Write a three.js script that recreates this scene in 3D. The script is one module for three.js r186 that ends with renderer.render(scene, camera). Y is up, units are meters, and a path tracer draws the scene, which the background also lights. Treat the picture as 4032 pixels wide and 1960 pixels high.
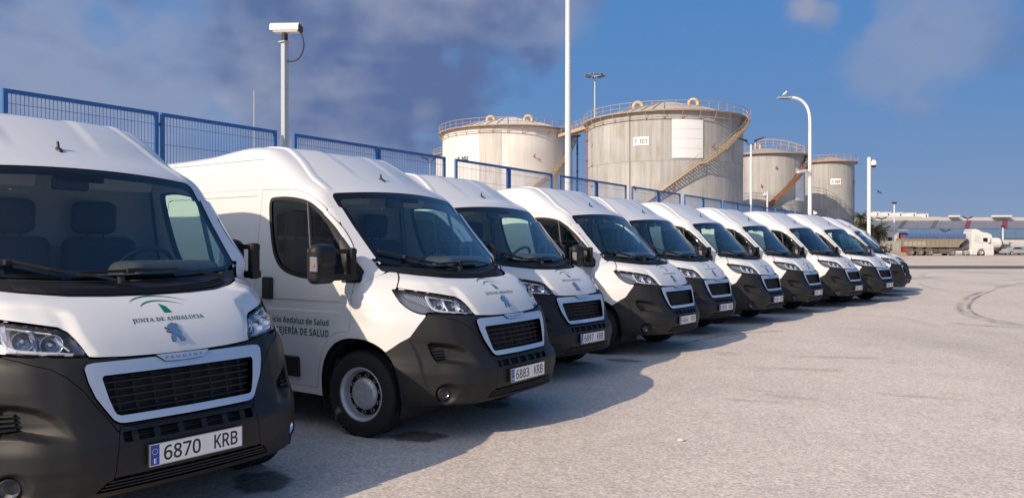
import * as THREE from 'three';
import { mergeGeometries } from 'three/addons/utils/BufferGeometryUtils.js';
import { RoundedBoxGeometry } from 'three/addons/geometries/RoundedBoxGeometry.js';

// ---------- camera, sky, sun, exposure ----------
const scene = new THREE.Scene();
const camera = new THREE.PerspectiveCamera(35.86, 1024 / 497, 0.1, 2500);
camera.position.set(0, 1.5, 0);
camera.rotation.set(-0.0033, 0, 0);
const renderer = new THREE.WebGLRenderer({ antialias: true });
renderer.toneMapping = THREE.LinearToneMapping;
renderer.toneMappingExposure = 1.0;
renderer.shadowMap.enabled = true;

function hash3(x, y, z) { let h = (x * 374761393 + y * 668265263 + z * 2147483647) | 0; h = Math.imul(h ^ (h >>> 13), 1274126177); h ^= h >>> 16; h = Math.imul(h, 2246822519); return ((h ^ (h >>> 15)) >>> 0) / 4294967296; }
function noise3(x, y, z) {
  const xi = Math.floor(x), yi = Math.floor(y), zi = Math.floor(z), s = (t) => t * t * t * (t * (t * 6 - 15) + 10);
  const u = s(x - xi), v = s(y - yi), w = s(z - zi), l = (a, b, t) => a + (b - a) * t;
  return l(l(l(hash3(xi, yi, zi), hash3(xi + 1, yi, zi), u), l(hash3(xi, yi + 1, zi), hash3(xi + 1, yi + 1, zi), u), v),
    l(l(hash3(xi, yi, zi + 1), hash3(xi + 1, yi, zi + 1), u), l(hash3(xi, yi + 1, zi + 1), hash3(xi + 1, yi + 1, zi + 1), u), v), w);
}
function fbm(x, y, z, n = 5) { let a = .5, f = 1, s = 0, t = 0; for (let i = 0; i < n; i++) { s += a * noise3(x * f, y * f, z * f + i * 7.3); t += a; a *= .5; f *= 2.03; } return s / t; }
function rng(seed) { let s = seed >>> 0; return () => { s = (s + 0x6D2B79F5) | 0; let t = Math.imul(s ^ (s >>> 15), 1 | s); t = (t + Math.imul(t ^ (t >>> 7), 61 | t)) ^ t; return ((t ^ (t >>> 14)) >>> 0) / 4294967296; }; }
const clamp = (v, a, b) => Math.min(b, Math.max(a, v));
const sstep = (a, b, v) => { const t = clamp((v - a) / (b - a), 0, 1); return t * t * (3 - 2 * t); };
const lerp = (a, b, t) => a + (b - a) * t;
const mix3 = (a, b, t) => [lerp(a[0], b[0], t), lerp(a[1], b[1], t), lerp(a[2], b[2], t)];

const SUN_EL = 33 * Math.PI / 180, SUN_FROM = new THREE.Vector3(-.745, 0, .667).normalize();
const sunDir = new THREE.Vector3(SUN_FROM.x * Math.cos(SUN_EL), Math.sin(SUN_EL), SUN_FROM.z * Math.cos(SUN_EL));
const sun = new THREE.DirectionalLight(new THREE.Color().setRGB(1, .825, .63), 4.6);
sun.position.copy(sunDir).multiplyScalar(120); sun.target.position.set(8, 0, -14);
sun.castShadow = true; sun.shadow.mapSize.set(4096, 4096); sun.shadow.radius = 1;
Object.assign(sun.shadow.camera, { left: -70, right: 70, top: 60, bottom: -60, near: 1, far: 320 });
scene.add(sun, sun.target);

// one computed sky: clear air that pales to the horizon, a bank of cloud to the left, a few wisps elsewhere
{
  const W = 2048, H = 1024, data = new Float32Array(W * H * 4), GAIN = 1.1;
  const dirOf = (px, py) => { const x = (px - 2016) / 3029, y = (970 - py) / 3029, l = Math.hypot(x, y, 1); return [x / l, y / l, -1 / l]; };
  // px, py of its middle in the view direction, angular size, cover, tone (0 grey underside, 1 sunlit)
  const puffs = [[1600, 60, .17, 1.0, .25], [1330, 200, .19, .98, .35], [1700, 330, .10, 1.0, .05], [1450, 400, .105, .95, .1], [1100, 60, .16, .9, .75], [1060, 260, .14, .8, .6], [700, 120, .16, .62, .55], [560, 360, .16, .6, .5], [180, 90, .15, .6, .6], [150, 330, .16, .55, .55], [1990, 30, .065, .9, 1.0], [2090, 70, .07, .8, .8], [2040, 170, .06, .4, .2], [3180, 30, .032, .95, 1.0], [3245, 50, .032, .7, .75], [3560, 60, .05, .34, .8], [3540, 200, .06, .44, .7], [3760, 110, .06, .46, .9], [3840, 60, .04, .3, .9], [3990, 150, .04, .35, .2]].map(([px, py, r, k, t]) => [dirOf(px, py), r, k, t]);
  for (let j = 0; j < H; j++) for (let i = 0; i < W; i++) {
    const th = (j + .5) / H * Math.PI, ph = ((i + .5) / W - .5) * 2 * Math.PI;      // v = 1 is up
    const y = -Math.cos(th), r = Math.sin(th), x = r * Math.cos(ph), z = r * Math.sin(ph);
    const el = Math.asin(clamp(y, -1, 1)), e = Math.max(el, 0);
    let c = mix3([.255, .325, .45], [.055, .205, .50], 1 - Math.exp(-e / .15));
    c = mix3(c, [.042, .115, .29], sstep(.35, 1.3, e));
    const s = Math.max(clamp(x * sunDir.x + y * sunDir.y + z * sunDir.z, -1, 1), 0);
    const glow = Math.pow(s, 3) * 1.05 + Math.pow(s, 14) * 1.2 + Math.pow(s, 90) * 2;   // haze brightens towards the unseen sun, strengthened to lift the shaded van sides
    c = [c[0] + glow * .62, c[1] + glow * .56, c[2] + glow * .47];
    const wob = fbm(x * 8 + 1.3, y * 11, z * 8, 6), fine = fbm(x * 26, y * 34 + 4, z * 26, 5), big = fbm(x * 3.5 + 5, y * 5, z * 3.5, 4);
    let bank = 0, tone = .5, best = 0;
    for (const [d, rad, w, tn] of puffs) { const q = Math.acos(clamp(x * d[0] + y * d[1] + z * d[2], -1, 1)) / rad; if (q < 2) { const m = w * (1 - sstep(.55, 1.12, q + (wob - .5) * 1.5 + (fine - .5) * .75)), nb = 1 - (1 - bank) * (1 - m); tone = (tone * bank + tn * m) / (bank + m + 1e-4) + (bank + m < .02 ? .5 : 0); bank = nb; best = Math.max(best, m); } }
    bank = best * .6 + Math.min(bank, 1) * .4;
    const az = Math.atan2(x, -z), left = sstep(-.02, -.32, az) * (az > -2.6 ? 1 : 0), away = sstep(.0, .5, z) * .7;
    const streak = fbm(x * 4 + 2, y * 30, z * 4, 6) * .7 + fine * .3;
    let cover = Math.max(bank, Math.max(left * .6, away) * sstep(.40, .64, streak) * .8);
    if (bank > .02) cover = Math.max(cover, bank * (.75 + .5 * (streak - .5)));
    cover = clamp(cover, 0, 1) * sstep(-.01, .06, e) * .95;
    const lit = clamp(tone * .75 + (fbm(x * 7 + 2, y * 12 + 1, z * 7, 6) - .5) * 2.0 + (streak - .5) * 1.0 + (fine - .5) * .5 + .1, 0, 1);
    let cc = mix3([.098, .145, .30], [.285, .315, .425], lit);
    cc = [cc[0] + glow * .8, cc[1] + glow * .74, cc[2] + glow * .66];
    c = mix3(c, cc, cover);
    if (y < 0) c = mix3(c, [.20, .19, .17], sstep(0, -.06, y));
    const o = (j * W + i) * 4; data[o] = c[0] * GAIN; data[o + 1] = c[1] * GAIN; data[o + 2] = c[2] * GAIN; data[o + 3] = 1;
  }
  const t = new THREE.DataTexture(data, W, H, THREE.RGBAFormat, THREE.FloatType);
  t.mapping = THREE.EquirectangularReflectionMapping; t.magFilter = t.minFilter = THREE.LinearFilter; t.wrapS = THREE.RepeatWrapping; t.needsUpdate = true;
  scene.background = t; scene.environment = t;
}
// ---------- van body surface: X = metres behind the nose, y up, z sideways (right side positive) ----------
function curve1(pts) {                       // monotone cubic through [x, y] points
  const n = pts.length, m = [], d = [];
  for (let i = 0; i < n - 1; i++) d.push((pts[i + 1][1] - pts[i][1]) / (pts[i + 1][0] - pts[i][0]));
  for (let i = 0; i < n; i++) m.push(i === 0 ? d[0] : i === n - 1 ? d[n - 2] : d[i - 1] * d[i] <= 0 ? 0 : 2 * d[i - 1] * d[i] / (d[i - 1] + d[i]));
  return (x) => {
    if (x <= pts[0][0]) return pts[0][1] + (x - pts[0][0]) * m[0];
    if (x >= pts[n - 1][0]) return pts[n - 1][1] + (x - pts[n - 1][0]) * m[n - 1];
    let i = 0; while (x > pts[i + 1][0]) i++;
    const h = pts[i + 1][0] - pts[i][0], t = (x - pts[i][0]) / h, t2 = t * t, t3 = t2 * t;
    return (2 * t3 - 3 * t2 + 1) * pts[i][1] + (t3 - 2 * t2 + t) * h * m[i] + (3 * t2 - 2 * t3) * pts[i + 1][1] + (t3 - t2) * h * m[i + 1];
  };
}
function tabled(fn, a, b, n) {               // a sampled copy of fn for speed
  const v = new Float64Array(n + 1); for (let i = 0; i <= n; i++) v[i] = fn(a + (b - a) * i / n);
  return (x) => { const t = clamp((x - a) / (b - a) * n, 0, n - 1e-6), i = Math.floor(t); return v[i] + (v[i + 1] - v[i]) * (t - i); };
}
const frontX = tabled(curve1([[.2, .14], [.27, .10], [.33, .058], [.42, .036], [.52, .036], [.6, .068], [.66, .098], [.78, .132], [.9, .168], [.955, .196], [1.04, .243], [1.115, .305], [1.18, .385], [1.225, .47], [1.262, .58], [1.30, .688], [1.4, .795], [1.63, 1.017], [1.985, 1.36], [2.115, 1.62], [2.29, 1.9]]), .2, 2.3, 1200);
const roofY = tabled(curve1([[1.0, 1.612], [1.2, 1.819], [1.36, 1.985], [1.62, 2.115], [1.9, 2.29], [2.15, 2.405], [2.36, 2.426], [2.6, 2.41], [2.9, 2.378], [3.4, 2.36], [4.5, 2.345], [5.4, 2.32]]), 1.0, 5.5, 1500);
const halfW = tabled(curve1([[.2, .975], [.45, 1.0], [.75, 1.018], [1.1, 1.025], [1.3, 1.012], [1.5, .988], [1.9, .94], [2.2, .903], [2.6, .86]]), .2, 2.7, 800);
const smax = (a, b, k) => { const h = Math.max(k - Math.abs(a - b), 0) / k; return Math.max(a, b) + h * h * k / 4; };
const noseC = tabled(curve1([[0, 0], [.2, .004], [.35, .012], [.45, .024], [.55, .046], [.62, .078], [.68, .110], [.75, .172], [.82, .258], [.9, .368], [.96, .465], [1.0, .548], [1.03, .64]]), 0, 1.03, 400);
function planC(z, y) {                         // how far the surface falls back from the centre line
  const t = sstep(1.2, 1.42, y);
  return lerp(t < 1 ? noseC(z) : 0, .234 * z * z, t);
}
const creaseZ = tabled(curve1([[.9, .40], [.974, .417], [1.023, .442], [1.086, .460], [1.142, .462], [1.175, .475], [1.195, .53], [1.224, .69], [1.26, .9]]), .9, 1.26, 100);
const crease = (z, y) => {                    // the hood's raised middle: the shoulders beyond it lie lower
  if (y < .9 || y > 1.3) return 0;
  const zc = creaseZ(y), sl = (creaseZ(y + .01) - creaseZ(y - .01)) / .02, wd = .06 * Math.sqrt(1 + sl * sl * .6), w = sstep(zc - wd * .25, zc + wd, Math.abs(z));
  return .03 * w * sstep(.93, 1.0, y) * (1 - sstep(1.17, 1.275, y));
};
function body(X, y, z, plain) {               // negative inside; plain leaves the creases out
  const az = Math.abs(z), C = planC(az, y) + (plain ? 0 : crease(az, y)), Xe = X - C;
  let f;
  if (Xe < 1.2) { const e = .004, p = frontX(y), s = (frontX(y + e) - frontX(y - e)) / (2 * e); f = (p - Xe) / Math.sqrt(1 + s * s); }
  else {
    const e = .004, p = roofY(Xe), s = (roofY(Xe + e) - roofY(Xe - e)) / (2 * e);
    let rel = 0; if (!plain) {
    const fade = sstep(1.56, 1.86, X);
    rel -= .011 * (1 - sstep(.23, .32, az)) * fade;
    const zr = lerp(.79, .62, sstep(1.45, 2.25, X)) + .02; rel += .009 * sstep(zr - .075, zr - .02, az) * (1 - sstep(zr - .002, zr + .026, az)) * sstep(1.46, 1.56, X) - .008 * sstep(zr - .002, zr + .026, az) * sstep(1.5, 1.7, X); }
    f = (y + .015 * az * az - p - rel) / Math.sqrt(1 + s * s);
  }
  const ax = X - .958, ay = y - .33, ar = Math.pow(Math.pow(Math.abs(ax / .41), 2.4) + Math.pow(Math.abs(ay / .45), 2.4), 1 / 2.4);
  const flare = .014 * (1 - sstep(1.04, 1.3, ar)) * sstep(.5, .7, X);
  const groove = -.006 * sstep(.97, .985, y) * (1 - sstep(1.05, 1.065, y)) * sstep(1.1, 1.2, X);
  const side = az - halfW(y) - (plain ? 0 : flare + groove);
  const k = lerp(lerp(.05, .08, sstep(1.1, 1.4, y)), .15, sstep(1.85, 2.15, y));
  return Math.max(smax(f, side, k), X - 5.4);
}
const plainBody = (X, y, z) => body(X, y, z, true);
// ---------- helpers ----------
const used = new Map();
function numbered(name) { const n = used.get(name) || 0; used.set(name, n + 1); return n ? `${name}_${String(n).padStart(3, '0')}` : name; }
function tag(o, label, category, group, kind) { if (label) o.userData.label = label; if (category) o.userData.category = category; if (group) o.userData.group = group; if (kind) o.userData.kind = kind; return o; }
function thing(name, label, category, pos = [0, 0, 0], turn = 0, group) { const o = new THREE.Group(); o.name = numbered(name); o.position.set(...pos); o.rotation.y = turn; scene.add(o); return tag(o, label, category, group); }
function part(name, geo, m, parent) { const o = new THREE.Mesh(geo, m); o.name = name; o.castShadow = o.receiveShadow = true; (parent || scene).add(o); return o; }
function structure(name, geo, m) { const o = part(numbered(name), geo, m); o.userData.kind = 'structure'; return o; }
const T = (x = 0, y = 0, z = 0, rx = 0, ry = 0, rz = 0, s = 1) => new THREE.Matrix4().compose(new THREE.Vector3(x, y, z), new THREE.Quaternion().setFromEuler(new THREE.Euler(rx, ry, rz)), Array.isArray(s) ? new THREE.Vector3(...s) : new THREE.Vector3(s, s, s));
class MB {                                    // collects geometries, merges them into one
  constructor() { this.g = []; }
  add(g, m) { g = g.index ? g.toNonIndexed() : g.clone(); if (m) g.applyMatrix4(m); if (!g.attributes.uv) g.setAttribute('uv', new THREE.BufferAttribute(new Float32Array(g.attributes.position.count * 2), 2)); for (const k of Object.keys(g.attributes)) if (!['position', 'normal', 'uv'].includes(k)) g.deleteAttribute(k); this.g.push(g); return this; }
  box(w, h, d, x, y, z, rx = 0, ry = 0, rz = 0) { return this.add(new THREE.BoxGeometry(w, h, d), T(x, y, z, rx, ry, rz)); }
  rbox(w, h, d, r, x, y, z, rx = 0, ry = 0, rz = 0) { return this.add(new RoundedBoxGeometry(w, h, d, 2, r), T(x, y, z, rx, ry, rz)); }
  bar(a, b, r, r2 = r, seg = 8) { const A = new THREE.Vector3(...a), B = new THREE.Vector3(...b), d = B.clone().sub(A), g = new THREE.CylinderGeometry(r2, r, d.length(), seg); const q = new THREE.Quaternion().setFromUnitVectors(new THREE.Vector3(0, 1, 0), d.clone().normalize()); return this.add(g, new THREE.Matrix4().compose(A.add(B).multiplyScalar(.5), q, new THREE.Vector3(1, 1, 1))); }
  beam(a, b, w, h, up = [0, 1, 0]) {           // a square bar from a to b
    const A = new THREE.Vector3(...a), B = new THREE.Vector3(...b), d = B.clone().sub(A), L = d.length(), z = d.normalize(), x = new THREE.Vector3(...up).cross(z).normalize(), y = z.clone().cross(x);
    return this.add(new THREE.BoxGeometry(w, h, L), new THREE.Matrix4().makeBasis(x, y, z).setPosition(A.add(B).multiplyScalar(.5)));
  }
  tube(pts, r, seg = 24, rs = 8) { return this.add(new THREE.TubeGeometry(new THREE.CatmullRomCurve3(pts.map((p) => new THREE.Vector3(...p))), seg, r, rs)); }
  geo() { return this.g.length === 1 ? this.g[0] : mergeGeometries(this.g); }
  build(name, m, parent) { return part(name, this.geo(), m, parent); }
}
const rgb = (r, g = r, b = r) => new THREE.Color().setRGB(r, g, b);
const std = (c, rough = .6, metal = 0, extra = {}) => new THREE.MeshStandardMaterial({ color: Array.isArray(c) ? rgb(...c) : rgb(c), roughness: rough, metalness: metal, ...extra });
const phys = (c, rough = .6, metal = 0, extra = {}) => new THREE.MeshPhysicalMaterial({ color: Array.isArray(c) ? rgb(...c) : rgb(c), roughness: rough, metalness: metal, ...extra });
function dataTex(n, fn, { srgb = false, wrap = true, h = n } = {}) {   // fn(u, v) gives [r, g, b, a] in 0..1
  const d = new Uint8Array(n * h * 4);
  for (let j = 0; j < h; j++) for (let i = 0; i < n; i++) { const c = fn((i + .5) / n, (j + .5) / h), o = (j * n + i) * 4; for (let k = 0; k < 4; k++) d[o + k] = clamp(Math.round((k < c.length ? c[k] : 1) * 255), 0, 255); }
  const t = new THREE.DataTexture(d, n, h); t.magFilter = t.minFilter = THREE.LinearFilter; if (wrap) t.wrapS = t.wrapT = THREE.RepeatWrapping; if (srgb) t.colorSpace = THREE.SRGBColorSpace; t.needsUpdate = true; return t;
}
function canvasTex(w, h, draw, srgb = true) { const c = document.createElement('canvas'); c.width = w; c.height = h; draw(c.getContext('2d'), w, h); const t = new THREE.CanvasTexture(c); t.magFilter = t.minFilter = THREE.LinearFilter; if (srgb) t.colorSpace = THREE.SRGBColorSpace; return t; }
const tileNoise = (n, f, seed) => {           // noise that repeats after one tile
  const p = (i) => ((i % f) + f) % f;
  return (u, v) => { const x = u * f, y = v * f, xi = Math.floor(x), yi = Math.floor(y), a = sstep(0, 1, x - xi), b = sstep(0, 1, y - yi); return lerp(lerp(hash3(p(xi), p(yi), seed), hash3(p(xi + 1), p(yi), seed), a), lerp(hash3(p(xi), p(yi + 1), seed), hash3(p(xi + 1), p(yi + 1), seed), a), b); };
};
// ---------- pieces of a curved body: cut where a region function is negative, laid on the surface where f = 0 ----------
function grad(f, X, y, z) { const e = .0015, gx = f(X + e, y, z) - f(X - e, y, z), gy = f(X, y + e, z) - f(X, y - e, z), gz = f(X, y, z + e) - f(X, y, z - e), l = Math.hypot(gx, gy, gz) || 1; return [gx / l, gy / l, gz / l]; }
const R2 = Math.SQRT1_2;
const rays = {
  P: (f, u, v) => {                           // seen from ahead and above: u runs along the profile, v = z
    let w = u < 3.2 ? -.9 : u - 4.1, pf = 1; const at = (w) => [(u + w) * R2, (u - w) * R2, v];
    for (let i = 0; i < 90; i++, w += .03) { const q = at(w), d = f(...q); if (d < 0) { let a = w - .03, b = w; for (let k = 0; k < 22; k++) { const m = (a + b) / 2; if (f(...at(m)) < 0) b = m; else a = m; } return at(b); } }
    return null;
  },
  F: (f, u, v) => {                           // seen from straight ahead: u = y, v = z
    for (let X = -.06; X < .9; X += .02) if (f(X, u, v) < 0) { let a = X - .02, b = X; for (let k = 0; k < 22; k++) { const m = (a + b) / 2; if (f(m, u, v) < 0) b = m; else a = m; } return [b, u, v]; }
    return null;
  },
  S: (f, u, v) => {                           // seen from the side: u = X, v = y
    for (let z = 1.2; z > 0; z -= .03) if (f(u, v, z) < 0) { let a = z + .03, b = z; for (let k = 0; k < 22; k++) { const m = (a + b) / 2; if (f(u, v, m) < 0) b = m; else a = m; } return [u, v, b]; }
    return null;
  },
};
function spread(...runs) { const o = []; for (const [a, b, d] of runs) { const n = Math.max(1, Math.round((b - a) / d)); for (let i = 0; i < n; i++) o.push(a + (b - a) * i / n); } o.push(runs[runs.length - 1][1]); return o; }
const NZ = .36;
function atlas(kind, us, vs, f, split = NZ) {
  const nu = us.length, nv = vs.length, P = new Array(nu * nv), N = new Array(nu * nv);
  for (let i = 0; i < nu; i++) for (let j = 0; j < nv; j++) { const p = rays[kind](f, us[i], vs[j]); P[i * nv + j] = p; N[i * nv + j] = p ? grad(f, ...p) : null; }
  return { kind, us, vs, nu, nv, P, N, f, split };
}
function cut(atl, R, { off = 0, skirt = .012, uv = null } = {}) {      // triangles of the right half
  const pos = [], nrm = [], uvs = [], idx = [], edge = new Map(), corner = new Map(), borders = [];
  for (const A of atl) {
    edge.clear(); corner.clear();
    const sp = (p) => { if (!A.split) return -1; const n = grad(plainBody, ...p); return A.kind === 'S' ? A.split - n[2] : n[2] - A.split; };
    const { nu, nv, P, N } = A, val = new Float32Array(nu * nv), own = new Uint8Array(nu * nv);
    for (let i = 0; i < nu * nv; i++) { if (!P[i]) { val[i] = 1; own[i] = 2; continue; } const s = sp(P[i]); if (s > .6) { val[i] = s; own[i] = 1; continue; } const r = R(...P[i]), t = s * .05; val[i] = Math.max(r, t); own[i] = t > r ? 1 : 0; }
    const put = (p, n) => { const k = pos.length / 3; pos.push(-(p[0] + n[0] * off), p[1] + n[1] * off, p[2] + n[2] * off); nrm.push(-n[0], n[1], n[2]); const w = uv ? uv(...p) : [p[0] + p[2], p[1]]; uvs.push(w[0], w[1]); return k; };
    const cv = (i) => { let k = corner.get(i); if (k === undefined) { k = put(P[i], N[i]); corner.set(i, k); } return k; };
    const ev = (a, b) => {
      if (a > b) [a, b] = [b, a]; const key = a * nu * nv + b; let k = edge.get(key); if (k !== undefined) return k;
      let t0 = 0, t1 = 1, inA = val[a] < 0; const ua = A.us[(a / nv) | 0], va = A.vs[a % nv], ub = A.us[(b / nv) | 0], vb = A.vs[b % nv];
      let best = inA ? P[a] : P[b], bn = inA ? N[a] : N[b], isSplit = false;
      for (let q = 0; q < 9; q++) { const t = (t0 + t1) / 2, p = rays[A.kind](A.f, lerp(ua, ub, t), lerp(va, vb, t)); let v = 1, n = null; if (p) { n = grad(A.f, ...p); const r = R(...p), s = sp(p) * .05; v = Math.max(r, s); if (v >= 0) isSplit = s > r; } else isSplit = false; if (v < 0) { best = p; bn = n; } if ((v < 0) === inA) t0 = t; else t1 = t; }
      k = put(best, bn); edge.set(key, k); if (isSplit) splitV.add(k); return k;
    };
    const splitV = new Set();
    for (let i = 0; i < nu - 1; i++) for (let j = 0; j < nv - 1; j++) {
      const c = [i * nv + j, (i + 1) * nv + j, (i + 1) * nv + j + 1, i * nv + j + 1], ins = c.map((q) => val[q] < 0), n = ins[0] + ins[1] + ins[2] + ins[3];
      if (!n) continue;
      const poly = [];
      for (let q = 0; q < 4; q++) { const r = (q + 1) % 4; if (ins[q]) poly.push([cv(c[q]), 0]); if (ins[q] !== ins[r]) poly.push([ev(c[q], c[r]), 1]); }
      for (let q = 1; q < poly.length - 1; q++) idx.push(poly[0][0], poly[q][0], poly[q + 1][0]);
      for (let q = 0; q < poly.length; q++) { const a = poly[q], b = poly[(q + 1) % poly.length]; if (a[1] && b[1] && !(splitV.has(a[0]) && splitV.has(b[0]))) borders.push([a[0], b[0]]); }
    }
  }
  for (let t = 0; t < idx.length; t += 3) {    // face outwards
    const [a, b, c] = [idx[t] * 3, idx[t + 1] * 3, idx[t + 2] * 3], ux = pos[b] - pos[a], uy = pos[b + 1] - pos[a + 1], uz = pos[b + 2] - pos[a + 2], vx = pos[c] - pos[a], vy = pos[c + 1] - pos[a + 1], vz = pos[c + 2] - pos[a + 2];
    if ((uy * vz - uz * vy) * nrm[a] + (uz * vx - ux * vz) * nrm[a + 1] + (ux * vy - uy * vx) * nrm[a + 2] < 0) { const q = idx[t + 1]; idx[t + 1] = idx[t + 2]; idx[t + 2] = q; }
  }
  { // drop slivers
    const par = [...Array(pos.length / 3).keys()], find = (i) => { while (par[i] !== i) { par[i] = par[par[i]]; i = par[i]; } return i; };
    for (let t = 0; t < idx.length; t += 3) { const a = find(idx[t]); par[find(idx[t + 1])] = a; par[find(idx[t + 2])] = a; }
    const n = new Map(); for (let t = 0; t < idx.length; t += 3) { const r = find(idx[t]); n.set(r, (n.get(r) || 0) + 1); }
    const most = Math.max(0, ...n.values()), keep = []; for (let t = 0; t < idx.length; t += 3) if (n.get(find(idx[t])) > Math.max(6, most * .0015)) keep.push(idx[t], idx[t + 1], idx[t + 2]);
    idx.length = 0; for (const q of keep) idx.push(q); for (let i = borders.length - 1; i >= 0; i--) if (!((n.get(find(borders[i][0])) || 0) > Math.max(6, most * .0015))) borders.splice(i, 1);
  }
  if (skirt) for (const [a, b] of borders) {
    const p = (k) => [pos[k * 3], pos[k * 3 + 1], pos[k * 3 + 2]], n = (k) => [nrm[k * 3], nrm[k * 3 + 1], nrm[k * 3 + 2]], pa = p(a), pb = p(b), na = n(a), nb = n(b);
    const d = [pb[0] - pa[0], pb[1] - pa[1], pb[2] - pa[2]], L = Math.hypot(...d); if (L < 1e-6) continue;
    const m = [d[1] * na[2] - d[2] * na[1], d[2] * na[0] - d[0] * na[2], d[0] * na[1] - d[1] * na[0]], ml = Math.hypot(...m) || 1, k0 = pos.length / 3;
    for (const [q, w, s] of [[pa, na, 0], [pb, nb, 0], [pb, nb, 1], [pa, na, 1]]) { pos.push(q[0] - w[0] * skirt * s, q[1] - w[1] * skirt * s, q[2] - w[2] * skirt * s); nrm.push(m[0] / ml, m[1] / ml, m[2] / ml); uvs.push(0, 0); }
    idx.push(k0, k0 + 1, k0 + 2, k0, k0 + 2, k0 + 3);
  }
  return { pos, nrm, uvs, idx };
}
function toGeo(h, sides = 'both') {           // 'right', 'left' or both halves as one geometry
  const pos = [], nrm = [], uvs = [], idx = [];
  const put = (s) => { const k = pos.length / 3; for (let i = 0; i < h.pos.length; i += 3) { pos.push(h.pos[i], h.pos[i + 1], h.pos[i + 2] * s); nrm.push(h.nrm[i], h.nrm[i + 1], h.nrm[i + 2] * s); } for (const q of h.uvs) uvs.push(q); for (let i = 0; i < h.idx.length; i += 3) s > 0 ? idx.push(k + h.idx[i], k + h.idx[i + 1], k + h.idx[i + 2]) : idx.push(k + h.idx[i], k + h.idx[i + 2], k + h.idx[i + 1]); };
  if (sides !== 'left') put(1); if (sides !== 'right') put(-1);
  const g = new THREE.BufferGeometry();
  g.setAttribute('position', new THREE.Float32BufferAttribute(pos, 3)); g.setAttribute('normal', new THREE.Float32BufferAttribute(nrm, 3)); g.setAttribute('uv', new THREE.Float32BufferAttribute(uvs, 2)); g.setIndex(idx);
  return g;
}
function sdPoly(v, px, py) {                  // signed distance to a polygon
  let d = 1e9, s = 1;
  for (let i = 0, j = v.length - 1; i < v.length; j = i++) {
    const ex = v[j][0] - v[i][0], ey = v[j][1] - v[i][1], wx = px - v[i][0], wy = py - v[i][1], t = clamp((wx * ex + wy * ey) / (ex * ex + ey * ey), 0, 1), bx = wx - ex * t, by = wy - ey * t;
    d = Math.min(d, bx * bx + by * by);
    const c1 = py >= v[i][1], c2 = py < v[j][1], c3 = ex * wy > ey * wx; if ((c1 && c2 && c3) || (!c1 && !c2 && !c3)) s = -s;
  }
  return s * Math.sqrt(d);
}
const seam = (pts) => (x, y) => { let d = 1e9; for (let i = 0; i < pts.length - 1; i++) { const ex = pts[i + 1][0] - pts[i][0], ey = pts[i + 1][1] - pts[i][1], wx = x - pts[i][0], wy = y - pts[i][1], t = clamp((wx * ex + wy * ey) / (ex * ex + ey * ey), 0, 1); d = Math.min(d, (wx - ex * t) ** 2 + (wy - ey * t) ** 2); } return Math.sqrt(d); };
// ---------- the van: regions of its surface ----------
const hlPoly = [[1.603, 1.166], [1.452, 1.156], [1.253, 1.137], [1.052, 1.116], [.883, 1.094], [.827, 1.074], [.774, 1.039], [.72, .995], [.682, .957], [.985, .973], [1.215, .988], [1.239, .973], [1.303, .976], [1.38, .995], [1.458, 1.027], [1.522, 1.068], [1.56, 1.109], [1.598, 1.153]];
const hoodPoly = [[-.2, .936], [.121, .938], [.283, .943], [.43, .953], [.45, .957], [.463, .995], [.486, 1.041], [.506, 1.077], [.536, 1.10], [.635, 1.122], [.73, 1.143], [.808, 1.162], [.846, 1.176], [.80, 1.235], [.728, 1.286], [.602, 1.264], [.417, 1.242], [.241, 1.234], [-.2, 1.229]];
const blkPoly = [[-.6, .931], [.307, .933], [.478, .938], [.671, .949], [.684, .954], [.985, .968], [1.21, .982], [1.239, .966], [1.334, .886], [1.419, .804], [1.529, .763], [1.627, .714], [1.72, .67], [1.75, .2], [-.6, .2]];
const roundPoly = [[-.6, 1.2], [1.30, 1.2], [1.225, .981], [1.068, .957], [.868, .917], [.772, .877], [.673, .807], [.587, .718], [.488, .627], [.46, .60], [-.6, .60]];
const grOut = [[-.2, .921], [.44, .923], [.474, .918], [.487, .903], [.478, .84], [.455, .765], [.388, .648], [.368, .633], [.34, .628], [-.2, .624]];
const grIn = [[-.2, .862], [.41, .863], [.418, .85], [.40, .755], [.381, .69], [.372, .674], [.355, .666], [-.2, .663]];
const panelPoly = [[-.2, .621], [.362, .618], [.385, .55], [.40, .42], [.408, .384], [-.2, .384]];
const lowPoly = [[-.2, .377], [.41, .377], [.435, .37], [.482, .318], [-.2, .312]];
const scoopPoly = [[.825, .749], [.808, .764], [.732, .755], [.659, .732], [.604, .695], [.530, .570], [.658, .584], [.747, .608], [.800, .610], [.816, .667]];
const doorPoly = [[2.19, 1.999], [1.803, 1.987], [1.683, 1.965], [1.559, 1.922], [1.453, 1.852], [1.262, 1.688], [1.135, 1.554], [1.058, 1.456], [1.03, 1.40], [1.005, 1.205], [1.012, 1.137], [1.024, 1.001], [1.036, .83], [1.183, .812], [1.268, .766], [1.344, .657], [1.389, .519], [1.417, .345], [2.185, .345]];
const winPoly = [[2.082, 1.833], [2.083, 1.885], [2.073, 1.912], [2.05, 1.925], [1.905, 1.929], [1.748, 1.915], [1.595, 1.883], [1.481, 1.825], [1.323, 1.704], [1.2, 1.585], [1.07, 1.44], [1.055, 1.36], [1.05, 1.25], [1.07, 1.238], [1.3, 1.232], [1.532, 1.233], [1.683, 1.251], [1.827, 1.29], [1.927, 1.366], [1.998, 1.488], [2.056, 1.699]];
const sailPoly = [[.965, 1.213], [.96, 1.235], [.98, 1.275], [1.035, 1.42], [1.19, 1.575], [1.2, 1.55], [1.14, 1.40], [1.12, 1.32], [1.13, 1.213]];
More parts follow.
